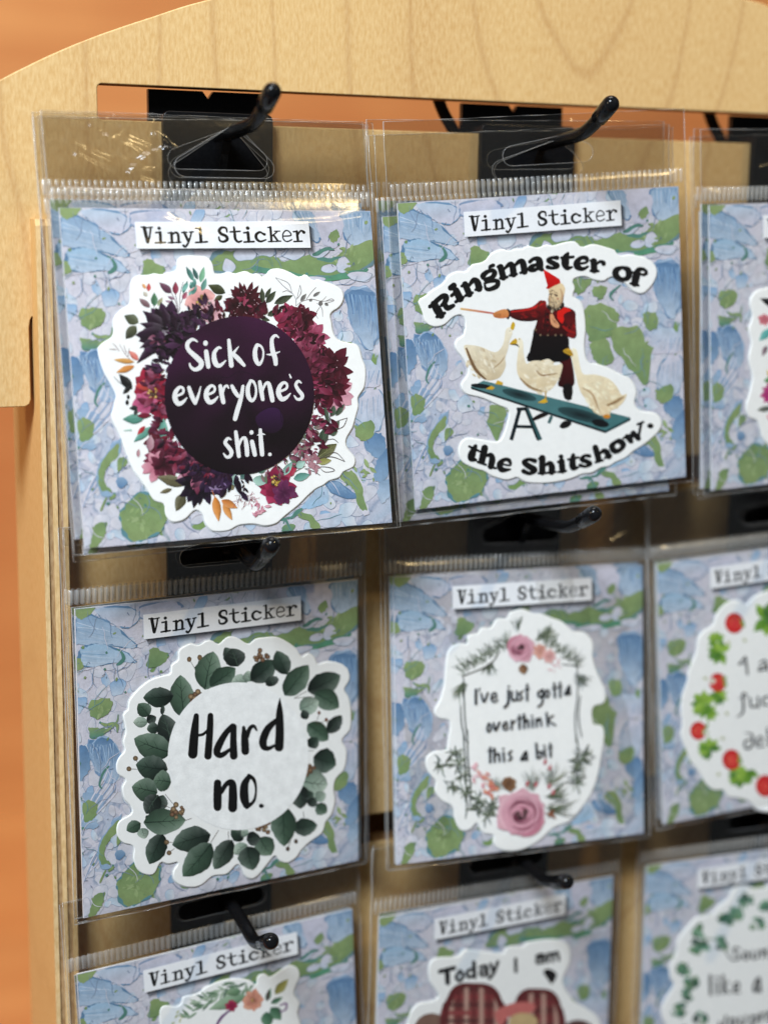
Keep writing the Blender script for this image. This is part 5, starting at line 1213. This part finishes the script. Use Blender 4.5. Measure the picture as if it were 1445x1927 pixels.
def art_berry():
    a = Art((1, 2), Y_STK - 4e-6, 51)
    f = 'S'
    GR = [(112, 160, 50), (84, 136, 44), (140, 180, 70), (60, 110, 50)]
    def sprig(c, r):
        for k in range(3):
            t = a.r.uniform(0, 6.28)
            for s_ in (-.8, 0, .8):
                g_ = a.r.choice(GR)
                a.leaf(c, (c[0] + r * math.cos(t + s_), c[1] + r * math.sin(t + s_)), r * .55, g_, mixc(g_, (180, 210, 90), .4), f, None, 0, 6, .8, .1)
    def berry(c, r, rot=0):
        a.dot(c, r, (196, 34, 40), f, r * 1.12, 18, (222, 66, 66), rot)
        for i in range(14):
            t, q = a.r.uniform(0, 6.28), r * .8 * math.sqrt(a.r.random())
            a.dot((c[0] + q * math.cos(t), c[1] + q * math.sin(t)), 3, (240, 190, 120), f, n=6)
        for k in range(5): a.leaf((c[0] + r * .8, c[1] - r * .3), (c[0] + r * .8 + a.r.uniform(-20, 30), c[1] + a.r.uniform(-60, 40)), 20, (110, 150, 60), (140, 176, 80), f)
    for c, r in (((840, 400), 130), ((510, 640), 100), ((480, 560), 70), ((400, 1020), 110), ((500, 960), 70), ((430, 1340), 90), ((650, 1540), 90), ((700, 1500), 100), ((430, 1080), 70), ((980, 1660), 110), ((1050, 300), 100)): sprig(c, r)
    for c, r in (((610, 430), 68), ((490, 860), 62), ((350, 1210), 60), ((590, 1420), 68), ((835, 1610), 72), ((1000, 420), 66), ((1100, 1620), 66)): berry(c, r)
    for c in ((565, 570), (685, 555), (555, 1085), (400, 830), (410, 1225), (525, 1265), (495, 1525), (450, 850)):
        for k in range(5): a.dot((c[0] + 13 * math.cos(k * 1.256), c[1] + 13 * math.sin(k * 1.256)), 10, (236, 238, 232), f, n=8)
        a.dot(c, 9, (150, 156, 60), f)
    t = Art((1, 2), a.y - 4e-6, 5)
    K = (40, 38, 44)
    g = [([(640, 730), (675, 690), (690, 675)], [10, 14, 12]), ([(690, 675), (698, 740), (705, 800)], 16), ([(640, 730), (690, 720)], 9), ([(790, 720), (830, 700), (845, 740), (850, 775)], [10, 16, 18, 14]), ([(842, 735), (795, 750), (790, 775), (845, 760)], 14),
         ([(880, 700), (890, 765)], 16), ([(890, 720), (915, 690), (930, 755)], 15), ([(930, 715), (955, 685), (972, 745)], 15),
         ([(700, 950), (670, 940), (675, 1020), (668, 1080), (630, 1110)], [12, 14, 18, 16, 8]), ([(645, 975), (705, 965)], 8), ([(725, 975), (730, 1035), (775, 1030)], 16), ([(780, 965), (785, 1040)], 16), ([(860, 960), (820, 975), (820, 1020), (865, 1020)], [14, 16, 16, 10]),
         ([(900, 900), (905, 1015)], 16), ([(945, 930), (910, 965), (955, 1010)], 12), ([(985, 945), (990, 1005)], 16), ([(1020, 940), (1025, 1000)], 15), ([(1025, 960), (1050, 930), (1060, 995)], 15), ([(1130, 930), (1100, 950), (1130, 970), (1135, 925), (1130, 1030), (1095, 1040)], 13),
         ([(690, 1225), (740, 1240), (735, 1320), (695, 1340), (685, 1290), (730, 1270)], [8, 14, 18, 16, 16, 12]), ([(765, 1300), (815, 1285), (800, 1250), (770, 1280), (775, 1325), (825, 1320)], 13), ([(850, 1190), (858, 1315)], 16),
         ([(890, 1250), (895, 1310)], 15), ([(950, 1245), (925, 1260), (950, 1280), (952, 1240), (950, 1330), (920, 1345)], 12), ([(985, 1180), (990, 1300)], 15), ([(990, 1260), (1015, 1240), (1022, 1298)], 14), ([(1050, 1190), (1055, 1290)], 15), ([(1035, 1235), (1080, 1228)], 9)]
    brush(t, f, K, g)
    return [('strawberry_wreath', a.mesh('strawberry_wreath', M['art'])), ('lettering', t.mesh('lettering', M['ink']))]

def art_sliver():
    a = Art((0, 2), Y_STK - 4e-6, 61)
    f = 'RZ'
    a.leaf((660, 1030), (538, 980), 44, (14, 14, 16), (30, 30, 34), f); a.flower((560, 1075), 32, (206, 110, 124), (226, 150, 156), f, 6, 2, None, 0, .7); a.leaf((590, 1115), (535, 1170), 36, (80, 168, 166), (120, 190, 186), f); a.leaf((570, 1190), (548, 1240), 22, (120, 96, 110), (150, 130, 140), f)
    a.flower((590, 1410), 62, (170, 40, 110), (206, 90, 150), f, 9, 2, (236, 190, 60), 0, .4); a.leaf((600, 1340), (570, 1300), 26, (226, 180, 60), (236, 200, 90), f); a.leaf((590, 1470), (525, 1480), 26, (84, 90, 84), (120, 124, 116), f); a.flower((600, 1510), 34, (214, 120, 140), (232, 170, 180), f, 6, 2, None, 0, .7); a.leaf((600, 1340), (555, 1350), 26, (70, 130, 80), (110, 160, 100), f)
    for c, r_, d, l in (((690, 950), 60, (20, 20, 24), (60, 60, 70)), ((800, 960), 70, (170, 60, 110), (220, 130, 160)), ((920, 960), 60, (230, 180, 70), (240, 206, 120)), ((1040, 1020), 60, (80, 150, 140), (140, 190, 180)), ((1130, 1200), 60, (170, 50, 100), (216, 120, 150)), ((1120, 1400), 60, (30, 30, 36), (80, 80, 90)), ((1000, 1500), 60, (206, 110, 124), (226, 150, 156)), ((860, 1560), 70, (170, 40, 110), (206, 90, 150)), ((720, 1560), 60, (90, 130, 90), (130, 160, 120))):
        a.flower(c, r_, d, l, f, 8, 2, None, 0, .5)
    return [('flower_wreath', a.mesh('flower_wreath', M['art']))]

def art_floral3():
    a = Art((2, 0), Y_STK - 4e-6, 71)
    f = 'F'
    for k in range(46):
        t = a.r.random(); p = (600 + 330 * t, 560 - 170 * math.sin(t * 1.9) + a.r.gauss(0, 12)); e = 3.3 + a.r.uniform(-.9, .9) - t
        a.leaf(p, (p[0] + 60 * math.cos(e), p[1] + 60 * math.sin(e)), 13, a.r.choice([(96, 130, 100), (140, 166, 140), (70, 104, 84), (170, 190, 168)]), None, f, None, 0, 5)
    a.leaf((880, 440), (700, 510), 60, (110, 146, 116), (160, 184, 156), f); a.leaf((860, 420), (780, 430), 40, (90, 128, 96), (130, 160, 126), f)
    for p in (((980, 470), (1000, 405), 26), ((1000, 480), (1060, 450), 26), ((1000, 500), (1050, 560), 60), ((980, 520), (985, 600), 60)): a.leaf(*p, (56, 96, 72), (100, 140, 110), f)
    a.leaf((1020, 435), (1085, 362), 42, (140, 136, 70), (170, 164, 90), f); a.flower((915, 465), 58, (206, 132, 112), (226, 176, 150), f, 8, 3, (226, 186, 104), 0, .7); a.flower((810, 490), 34, (140, 26, 62), (176, 60, 96), f, 8, 2, None, 0, .6)
    a.stroke([(800, 515), (760, 550), (730, 600)], [8, 14, 8], (110, 70, 120), f); a.stroke([(1045, 490), (1075, 480), (1072, 510), (1045, 520)], [6, 10, 9, 6], (130, 90, 140), f); a.stroke([(990, 420), (985, 460)], [8, 10], (80, 40, 50), f)
    a.dabs((540, 545), 26, 8, 22, [(190, 196, 150), (210, 206, 170)], f)
    for c in ((560, 700), (530, 900), (600, 1130), (800, 1250), (1000, 1180), (1080, 900), (1070, 700)):
        a.flower(c, 56, (176, 60, 96), (230, 160, 140), f, 8, 2, (240, 190, 90), 0, .6)
        for k in range(4): a.leaf(c, (c[0] + a.r.uniform(-90, 90), c[1] + a.r.uniform(-90, 90)), 30, (80, 120, 90), (130, 160, 120), f)
    return [('flower_wreath', a.mesh('flower_wreath', M['art']))]

def art_plaid():
    a = Art((2, 1), Y_STK - 4e-6, 81)
    f = 'G'
    RD, DK = (140, 64, 66), (66, 44, 44)
    def plaid(cx, cy, rx, ry):
        a.dot((cx, cy), rx, (112, 58, 58), f, ry, 30, (136, 78, 74))
        for k in range(-4, 5):
            u = k / 4.6
            h_ = ry * math.sqrt(max(0, 1 - u * u)) * .96
            a.stroke([(cx + rx * u, cy - h_), (cx + rx * u * 1.02, cy + h_)], 15 if k % 2 else 9, (182, 146, 134) if k % 2 else (96, 38, 42), f, 3, False)
            h2 = rx * math.sqrt(max(0, 1 - u * u)) * .96
            a.stroke([(cx - h2, cy + ry * u), (cx + h2, cy + ry * u)], 13 if k % 2 else 8, RD if k % 2 else DK, f, 3, False)
        a.stroke([(cx - rx * .95, cy + ry * .3), (cx - rx * .6, cy - ry * .78), (cx, cy - ry * .98), (cx + rx * .62, cy - ry * .76), (cx + rx * .95, cy + ry * .25)], [8, 24, 14, 24, 8], (96, 40, 42), f)
    a.dot((245, 860), 62, (124, 96, 84), f, 58, 16); a.dot((765, 880), 64, (92, 60, 58), f, 54, 16)
    plaid(395, 830, 122, 130); plaid(620, 850, 102, 130)
    a.poly([(470, 800), (540, 765), (610, 770), (600, 800), (520, 815), (490, 850)], (196, 110, 106), f, 3); a.dot((570, 835), 52, (196, 170, 126), f, 34, 16)
    a.poly([(640, 655), (662, 645), (690, 665), (672, 700), (655, 680)], (26, 22, 24), f, 2)
    a.dot((500, 1010), 240, (150, 112, 90), f, 150, 30)
    t = Art((2, 1), a.y - 4e-6, 5)
    g = [([(275, 655), (325, 642)], 16), ([(300, 650), (302, 695)], 18), ([(345, 655), (332, 675), (345, 688), (358, 668), (345, 652)], 12), ([(395, 622), (398, 675)], 14), ([(392, 645), (372, 655), (376, 675), (396, 668)], 12), ([(418, 640), (440, 636), (442, 668)], 13), ([(440, 650), (418, 656), (424, 670), (442, 662)], 11), ([(455, 628), (464, 655)], 12), ([(480, 620), (465, 660), (450, 680)], 12),
         ([(543, 610), (544, 655)], 12), ([(618, 600), (640, 595), (642, 622)], 12), ([(640, 606), (618, 612), (622, 626), (642, 618)], 10), ([(655, 594), (658, 620)], 12), ([(658, 600), (672, 590), (676, 618)], 11), ([(676, 598), (690, 586), (696, 614)], 11)]
    brush(t, f, (26, 25, 27), g)
    return [('plaid_illustration', a.mesh('plaid_illustration', M['art'])), ('lettering', t.mesh('lettering', M['ink']))]

def art_green():
    a = Art((2, 2), Y_STK - 4e-6, 91)
    f = 'RR'
    GR = [(70, 120, 96), (46, 92, 74), (110, 156, 128), (90, 130, 84), (28, 54, 48)]
    for c in ((1250, 815), (1110, 960), (1180, 920), (1350, 990), (890, 1060), (860, 1170), (920, 1180), (1060, 1140), (770, 1350), (830, 1450), (800, 1540), (730, 1680), (900, 1740), (1430, 840), (760, 1850), (900, 1980), (1100, 2100), (1300, 2140), (1560, 820), (1750, 900), (1900, 1050), (2000, 1250), (2050, 1500), (2000, 1750), (1850, 1980), (1600, 2120)):
        for k in range(9):
            t = a.r.uniform(0, 6.28); g_ = a.r.choice(GR)
            a.leaf((c[0] + a.r.gauss(0, 30), c[1] + a.r.gauss(0, 30)), (c[0] + 62 * math.cos(t), c[1] + 62 * math.sin(t)), 46, g_, mixc(g_, (160, 200, 170), .3), f, None, 0, 6)
    for pts in ([(1110, 960), (1180, 910), (1250, 815)], [(870, 1170), (960, 1110), (1080, 1140)], [(770, 1350), (840, 1450), (800, 1560)]):
        a.stroke(pts, 10, (110, 136, 104), f)
    t = Art((2, 2), a.y - 4e-6, 5)
    K = (48, 46, 46)
    g = [([(1210, 1190), (1170, 1180), (1160, 1215), (1200, 1240), (1195, 1270), (1140, 1270), (1090, 1200)], [14, 16, 18, 18, 18, 14, 8]), ([(1250, 1215), (1235, 1260), (1265, 1270), (1275, 1230), (1250, 1212)], 18), ([(1305, 1210), (1310, 1265), (1345, 1255), (1348, 1205)], 18), ([(1380, 1200), (1385, 1260)], 18), ([(1385, 1225), (1415, 1195), (1425, 1255)], 18), ([(1490, 1195), (1460, 1220), (1465, 1250), (1495, 1245), (1500, 1150)], 16), ([(1560, 1185), (1530, 1205), (1560, 1230), (1530, 1250)], 16),
         ([(975, 1400), (980, 1550)], 24), ([(1030, 1450), (1035, 1545)], 22), ([(1075, 1400), (1080, 1540)], 22), ([(1120, 1450), (1085, 1490), (1130, 1540)], 16), ([(1160, 1510), (1200, 1490), (1190, 1455), (1165, 1475), (1165, 1530), (1205, 1530)], 18), ([(1345, 1430), (1320, 1490), (1330, 1525), (1360, 1500)], 24), ([(1360, 1420), (1368, 1525)], 24),
         ([(1050, 1770), (1060, 1860)], 22), ([(1100, 1720), (1080, 1840)], 20), ([(1140, 1740), (1130, 1790), (1165, 1800), (1170, 1750), (1140, 1738)], 20), ([(1205, 1730), (1212, 1785), (1250, 1775), (1255, 1720)], 20), ([(1300, 1715), (1305, 1840)], 20), ([(1305, 1730), (1345, 1720), (1340, 1765), (1305, 1775)], 18), ([(1370, 1700), (1375, 1760)], 20), ([(1375, 1720), (1400, 1695)], 16), ([(1430, 1690), (1420, 1740), (1455, 1750), (1460, 1700), (1430, 1688)], 20), ([(1490, 1630), (1495, 1740), (1530, 1735), (1530, 1690), (1495, 1695)], 18), ([(1565, 1610), (1570, 1725)], 20)]
    brush(t, f, K, g, [(1028, 1415, 14)])
    return [('leaf_wreath', a.mesh('leaf_wreath', M['art'])), ('lettering', t.mesh('lettering', M['ink']))]

ARTS = {(0, 0): art_plum(), (0, 1): art_ring(), (1, 0): art_hard(), (1, 1): art_over(), (1, 2): art_berry(), (0, 2): art_sliver(), (2, 0): art_floral3(), (2, 1): art_plaid(), (2, 2): art_green()}

# ---------------------------------------------------------------- packets
TOP = CH / 2
BX = CW / 2 + 0.0023
SEAL0, SEAL1 = TOP + 0.0007, TOP + 0.0047
BOT = -CH / 2 - 0.0013

def card_mesh():
    me = box_mesh('card', -CW / 2, CW / 2, Y_CARD, 0.0002, -CH / 2, CH / 2, M['paper'])
    me.materials.append(M['card_edge'])
    for p in me.polygons:
        if p.normal.y > -0.5: p.material_index = 1
    return me
CARD = card_mesh()

def seal_mesh():
    V, Fc = [], []
    n = 54
    rs = random.Random(9)
    pitch = 2 * (BX - 0.0006) / n
    for k in range(n):
        cx = -BX + 0.0006 + pitch * (k + .5)
        b0 = len(V)
        hk, sk = rs.uniform(.65, 1.15), rs.uniform(-.25, .25)
        us = (-1, -.6, 0, .6, 1); ws = (0, .08, .5, .92, 1)
        for w in ws:
            for u in us:
                hh = 0.00028 * hk * (1 + sk * u) * math.sqrt(max(0, 1 - u * u)) * (0 if w in (0, 1) else 1)
                V.append((cx + u * pitch * .34 * (1 if 0 < w < 1 else .7), -0.00010 - hh, SEAL0 + 0.0002 + w * (SEAL1 - SEAL0 - 0.0004)))
        for i in range(4):
            for j in range(4):
                q = b0 + i * 5 + j
                Fc.append((q, q + 5, q + 6, q + 1))
    return pydata('seal_strip', V, Fc, M['rib'], True)
SEAL = seal_mesh()

def seam_mesh(top, seed=0):
    V, Fc = [], []
    rs = random.Random(seed)
    for (x0, z0), (x1, z1) in (((-BX, BOT), (-BX, top)), ((BX, BOT), (BX, top)), ((-BX, BOT), (BX, BOT)), ((-BX, top), (BX, top))):
        flat = z0 == z1 == top
        n = 16
        pa, ra = [], []
        for k in range(n + 1):
            t = k / n
            pa.append((x0 + (x1 - x0) * t + rs.gauss(0, .00007), rs.gauss(0, .00012), z0 + (z1 - z0) * t + rs.gauss(0, .00005)))
            ra.append((0.00006 if flat else 0.00013) * rs.uniform(.5, 1.4))
        v_, f_ = sweep(pa, ra, 6)
        b0 = len(V)
        V += v_; Fc += [tuple(b0 + i for i in f) for f in f_]
    return pydata('edge_weld', V, Fc, M['seam'], True)

def segdist(px, pz, path):
    best = 1e9
    for (x0, z0), (x1, z1) in zip(path[:-1], path[1:]):
        dx, dz = x1 - x0, z1 - z0
        t = max(0, min(1, ((px - x0) * dx + (pz - z0) * dz) / (dx * dx + dz * dz + 1e-12)))
        d = math.hypot(px - x0 - t * dx, pz - z0 - t * dz)
        if d < best: best = d
    return best

def bag_mesh(apex, seed, creases=(), front_bulge=0.00170, fine=0, front=True):
    """clear bag: front and back film over the card, header film with a hang hole whose top sits on the peg"""
    r = random.Random(seed)
    ph = [r.uniform(0, 6.28) for _ in range(6)]
    top = max(TOP + 0.0192, apex[1] + 0.0020)
    V, Fc = [], []
    def crease(x, z):
        h = 0.0
        for path, amp, wid in creases:
            d = segdist(x, z, path)
            if d < 3 * wid: h += amp * math.exp(-(d / wid) ** 2)
        return h
    # body films
    nx, nz = ((22, 26), (70, 74), (110, 110))[fine]
    for s, bul in (((-1, front_bulge), (1, 0.0007)) if front else ((-1, front_bulge),)):
        b0 = len(V)
        for j in range(nz + 1):
            for i in range(nx + 1):
                u, w = i / nx, j / nz
                x, z = -BX + 2 * BX * u, BOT + (SEAL1 - BOT) * w
                e = min(1, min(u, 1 - u) * 14) ** .5 * min(1, min(w, 1 - w) * 14) ** .5
                y = (bul + 0.00010 * math.sin(9 * u + ph[0]) * math.sin(5 * w + ph[1]) + 0.00006 * math.sin(17 * u + 6 * w + ph[2])) * e + 0.00002
                if s < 0: y += crease(x, z) * e
                V.append((x, s * y, z))
        for j in range(nz):
            for i in range(nx):
                q = b0 + j * (nx + 1) + i
                f = (q, q + 1, q + nx + 2, q + nx + 1)
                Fc.append(f if s < 0 else f[::-1])
    # header film with the hang hole
    hb = SEAL1 + 0.0026
    ax, az = apex
    hw, rc = 0.0122, 0.0024
    base_x = 0.35 * ax
    hole = []
    tri = [(base_x + hw - rc, hb + rc, rc), (ax, az - 0.0020, 0.0020), (base_x - hw + rc, hb + rc, rc)]
    def arc_pts(c, a0, a1, n):
        return [(c[0] + c[2] * math.cos(math.radians(a0 + (a1 - a0) * k / n)), c[1] + c[2] * math.sin(math.radians(a0 + (a1 - a0) * k / n))) for k in range(n + 1)]
    sr = math.degrees(math.atan2(tri[1][0] - tri[0][0], -(tri[1][1] - tri[0][1])))
    a_r = math.degrees(math.atan2(tri[0][0] - tri[1][0], tri[1][1] - tri[0][1]))   # tilt of the right side's outward normal from +x... below
    nr = math.degrees(math.atan2((tri[0][0] - tri[1][0]), (tri[1][1] - tri[0][1])))
    nl = math.degrees(math.atan2((tri[1][0] - tri[2][0]), (tri[1][1] - tri[2][1])))
    hole += arc_pts(tri[0], -90, nr if nr < 90 else 80, 7)
    hole += arc_pts(tri[1], nr, 180 - nl, 9)
    hole += arc_pts(tri[2], 180 - nl, 270, 7)
    dense = []
    for k in range(len(hole)):
        p, q = hole[k], hole[(k + 1) % len(hole)]
        L_ = math.hypot(q[0] - p[0], q[1] - p[1])
        m_ = max(1, int(L_ / 0.0012))
        dense += [(p[0] + (q[0] - p[0]) * t / m_, p[1] + (q[1] - p[1]) * t / m_) for t in range(m_)]
    cx, cz = base_x, hb + 0.35 * (az - hb)
    zb = SEAL1
    def edge_point(p):
        dx, dz = p[0] - cx, p[1] - cz
        t = 1e9
        if dx > 1e-9: t = min(t, (BX - cx) / dx)
        if dx < -1e-9: t = min(t, (-BX - cx) / dx)
        if dz > 1e-9: t = min(t, (top - cz) / dz)
        if dz < -1e-9: t = min(t, (zb - cz) / dz)
        return (cx + dx * t, cz + dz * t)
    # add the four corners' directions
    angs = sorted(math.atan2(p[1] - cz, p[0] - cx) for p in dense)
    for c in ((BX, top), (-BX, top), (-BX, zb), (BX, zb)):
        pass
    nrad = 6
    n = len(dense)
    ring_out = [edge_point(p) for p in dense]
    corners = [(BX, top), (-BX, top), (-BX, zb), (BX, zb)]
    for c in corners:
        k = min(range(n), key=lambda i: math.hypot(ring_out[i][0] - c[0], ring_out[i][1] - c[1]))
        ring_out[k] = c
    def inside(x, z):
        c_ = False
        for k in range(len(dense)):
            (x0, z0), (x1, z1) = dense[k], dense[k - 1]
            if (z0 > z) != (z1 > z) and x < (x1 - x0) * (z - z0) / (z1 - z0) + x0: c_ = not c_
        return c_
    if fine:
        gx, gz = (260, 64) if fine == 2 else (130, 32)
        b0 = len(V)
        for j in range(gz + 1):
            for i in range(gx + 1):
                x, z = -BX + 2 * BX * i / gx, zb + (top - zb) * j / gz
                e = min(1, 9 * min(i, gx - i) / gx) * min(1, 7 * min(j, gz - j) / gz)
                V.append((x, -0.0001 - (crease(x, z) + 0.00035 * math.sin(5.2 * x / BX + 1.0) * math.sin(3.0 * j / gz)) * e, z))
        for j in range(gz):
            for i in range(gx):
                x, z = -BX + 2 * BX * (i + .5) / gx, zb + (top - zb) * (j + .5) / gz
                if not inside(x, z):
                    q = b0 + j * (gx + 1) + i
                    Fc.append((q, q + 1, q + gx + 2, q + gx + 1))
    for s in ((1,) if fine else (-1, 1)):
        b0 = len(V)
        for j in range(nrad + 1):
            t = (j / nrad) ** 1.0
            for k in range(n):
                x = dense[k][0] + (ring_out[k][0] - dense[k][0]) * t
                z = dense[k][1] + (ring_out[k][1] - dense[k][1]) * t
                w = (z - zb) / (top - zb)
                y = 0.00012 + 0.00025 * math.sin(3.1 * x / BX + ph[3]) * math.sin(2.2 * w + ph[4]) * math.sin(math.pi * min(1, max(0, w))) + (crease(x, z) if s < 0 else 0)
                V.append((x, s * 0.00012 - (y if s < 0 else y - 0.00024 + 0.00012), z))
        for j in range(nrad):
            for k in range(n):
                k2 = (k + 1) % n
                Fc.append((b0 + j * n + k, b0 + (j + 1) * n + k, b0 + (j + 1) * n + k2, b0 + j * n + k2))
    # rim of the hole
    me = pydata('bag', V, Fc, M['film'], True)
    rim_path = [(p[0], -0.00022, p[1]) for p in dense] + [(dense[0][0], -0.00022, dense[0][1])]
    v_, f_ = sweep(rim_path, [0.00006] * len(rim_path), 5, False)
    rim = pydata('hang_hole_rim', v_, f_, M['seam'], True)
    return me, rim, top

def pose_matrix(p):
    x, y, z, ro, le, ya = p
    return Matrix.Translation((x, y, z)) @ Matrix.Rotation(math.radians(ya), 4, 'Z') @ Matrix.Rotation(math.radians(le), 4, 'X') @ Matrix.Rotation(math.radians(ro), 4, 'Y')

def packet(mw, apex, label, group, seed, key=None, creases=(), fine=0):
    p = empty('sticker_packet', mw)
    tag(p, label, 'sticker packet', group)
    bag, rim, top = bag_mesh(apex, seed, creases, 0.00175 if key else 0.0008, fine, bool(key))
    bo = mesh_obj('bag', bag, p)
    mesh_obj('hang_hole_rim', rim, bo)
    mesh_obj('edge_weld', seam_mesh(top, seed), bo)
    mesh_obj('seal_strip', SEAL, bo)
    co = mesh_obj('card', CARD, p)
    mesh_obj('marbled_print', MARBLE, co)
    mesh_obj('title_strip', TITLE_STRIP, co)
    mesh_obj('title_lettering', TITLE_TEXT, co)
    if key:
        body, backing = STK[key]
        so = mesh_obj('sticker', body, p)
        mesh_obj('backing', backing, so)
        for nm, me in ARTS[key]:
            mesh_obj(nm, me, so)
    return p

DESC = {(0, 0): ('plum disc and burgundy flower wreath', 'Clear packet with plum disc sticker, white brush lettering and burgundy flower wreath'),
        (0, 1): ('ringmaster and geese', 'Clear packet with sticker of red-capped ringmaster and three geese on a plank'),
        (0, 2): ('magenta flower', 'Clear packet with sticker edged by magenta, teal and black flowers, beside the geese packet'),
        (1, 0): ('eucalyptus wreath', 'Clear packet with Hard no sticker in a dark green eucalyptus leaf wreath'),
        (1, 1): ('overthink rose frame', 'Clear packet with overthink sticker framed by pink roses and grey twigs'),
        (1, 2): ('strawberry wreath', 'Clear packet with sticker ringed by red strawberries and bright green leaves'),
        (2, 0): ('coral flower', 'Clear packet with sticker topped by coral flower and feathery fern, below the eucalyptus packet'),
        (2, 1): ('red plaid', 'Clear packet with Today I am sticker over rounded red plaid shapes'),
        (2, 2): ('teal leaf wreath', 'Clear packet with sticker ringed by scattered teal leaves, below the strawberry packet')}
BEHIND = {(0, 0): 3, (0, 1): 3, (0, 2): 2, (1, 0): 2, (1, 1): 2, (1, 2): 2, (2, 0): 1, (2, 1): 1, (2, 2): 1}
ORD = ['directly behind', 'second behind', 'third behind']
def cpath(card, fr, pts): return [tuple(map(float, q)) for q in to_card(card, fr, pts)]
def zfr(pts):            # zoom region 60,200 at 0.23529
    FR['Z1'] = (60, 200, .23529)
    return [tuple(map(float, q)) for q in to_card((0, 0), 'Z1', pts)]
CREASE = [(zfr([(130, 110), (300, 160), (470, 215), (620, 270), (780, 330), (905, 405)]), 0.00072, 0.00099),
          (zfr([(275, 285), (450, 370), (650, 455), (850, 510), (970, 525)]), 0.00053, 0.00087),
          (zfr([(360, 395), (500, 470), (620, 515), (740, 530), (860, 590), (980, 632), (1100, 615), (1170, 565)]), 0.00066, 0.00087),
          (zfr([(780, 540), (850, 450), (960, 380), (1060, 350), (1125, 355)]), 0.00079, 0.00083),
          (zfr([(985, 230), (1060, 275), (1115, 345)]), 0.00059, 0.00065), (zfr([(985, 235), (1020, 300), (1060, 340)]), 0.00046, 0.00065),
          (zfr([(640, 220), (780, 270), (960, 350)]), 0.00039, 0.00099), (zfr([(480, 155), (580, 120)]), 0.00053, 0.00087), (zfr([(730, 160), (830, 150), (960, 130)]), 0.00046, 0.00087),
          (zfr([(300, 230), (430, 290), (560, 280), (700, 220)]), 0.00039, 0.00152), (zfr([(720, 440), (860, 470), (1020, 440)]), 0.00032, 0.00152),
          (cpath((0, 0), 'A', [(330, 140), (400, 118), (500, 112), (590, 150), (680, 185), (740, 170), (850, 148), (1000, 138), (1150, 130), (1300, 106)]), 0.00055, 0.00109),
          (cpath((0, 0), 'A', [(430, 215), (520, 230), (600, 200), (680, 205)]), 0.00039, 0.00130)]
n_seed = 100
def rand_creases(seed):
    rs = random.Random(seed + 50)
    out_ = []
    for k in range(4):          # folds in the header film
        x, z = rs.uniform(-BX * .9, BX * .7), TOP + rs.uniform(.006, .017)
        t = rs.uniform(-.9, .5)
        L_ = rs.uniform(.006, .016)
        out_.append(([(x, z), (x + L_ * .5 * math.cos(t), z + L_ * .5 * math.sin(t)), (x + L_ * math.cos(t + .3), z + L_ * math.sin(t + .3))], rs.uniform(.0002, .0005), rs.uniform(.0005, .0009)))
    for k in range(3):          # long soft folds down the sides and across the body
        sx = rs.choice((-1, 1))
        x = sx * rs.uniform(.030, .0375)
        z = rs.uniform(-.02, .03)
        out_.append(([(x, z), (x + rs.uniform(-.002, .002), z - .012), (x + rs.uniform(-.002, .002), z - rs.uniform(.02, .03))], rs.uniform(.00015, .0003), rs.uniform(.0006, .0012)))
    return out_
for (r, c), pose in POSE.items():
    zp, xp = PEG_Z[r], c * DX
    short, label = DESC[(r, c)]
    make_hook(r, c, 'Black plastic peg hook holding the %s packets' % short)
    mw = pose_matrix(pose)
    inv = mw.inverted()
    a3, b3 = inv @ Vector((xp, -0.004, zp - 0.0003)), inv @ Vector((xp, -0.030, zp + 0.0014))
    t = -a3.y / (b3.y - a3.y)
    q = a3 + (b3 - a3) * t
    apex = (q.x, min(max(q.z + 0.00175, TOP + 0.0125), TOP + 0.0215))
    yf = (mw @ Vector((apex[0], 0, apex[1]))).y
    packet(mw, apex, label, 'front packets on the hooks', n_seed, (r, c), CREASE if (r, c) == (0, 0) else rand_creases(r * 3 + c), 2 if (r, c) == (0, 0) else 1)
    n_seed += 1
    room = min(0.0017, (-0.0046 - yf) / (BEHIND[(r, c)] + .3))
    rr = random.Random(r * 7 + c)
    for k in range(BEHIND[(r, c)]):
        yk = yf + room * (k + 1)
        le = pose[4] + 0.1 * (k + 1)
        ya = pose[5] * (1 - .06 * (k + 1))
        ro = pose[3] + rr.uniform(-1.0, 0.8)
        axl, azl = apex[0] + rr.uniform(-.0012, .0012), apex[1] + rr.uniform(-.0006, .0006)
        if (r, c) == (0, 0): axl += (0.0010, 0.0016, -0.0006)[k]; ro += (-0.5, -1.0, -0.3)[k] - rr.uniform(0, .3); azl += (-0.0022, 0.0006, -0.001)[k]
        if (r, c) == (0, 1): axl += (0.0025, 0.0012, 0.002)[k]; ro += (1.2, 1.6, 2.4)[k]; azl += (0.0022, 0.0030, 0.001)[k]
        rot = pose_matrix((0, 0, 0, ro, le, ya))
        off = Vector((xp, yk, zp + 0.0017)) - rot @ Vector((axl, 0, azl))
        packet(Matrix.Translation(off) @ rot, (axl, azl), 'Clear packet hanging %s the %s packet' % (ORD[k], short), 'packets hanging behind the front ones', n_seed)
        n_seed += 1
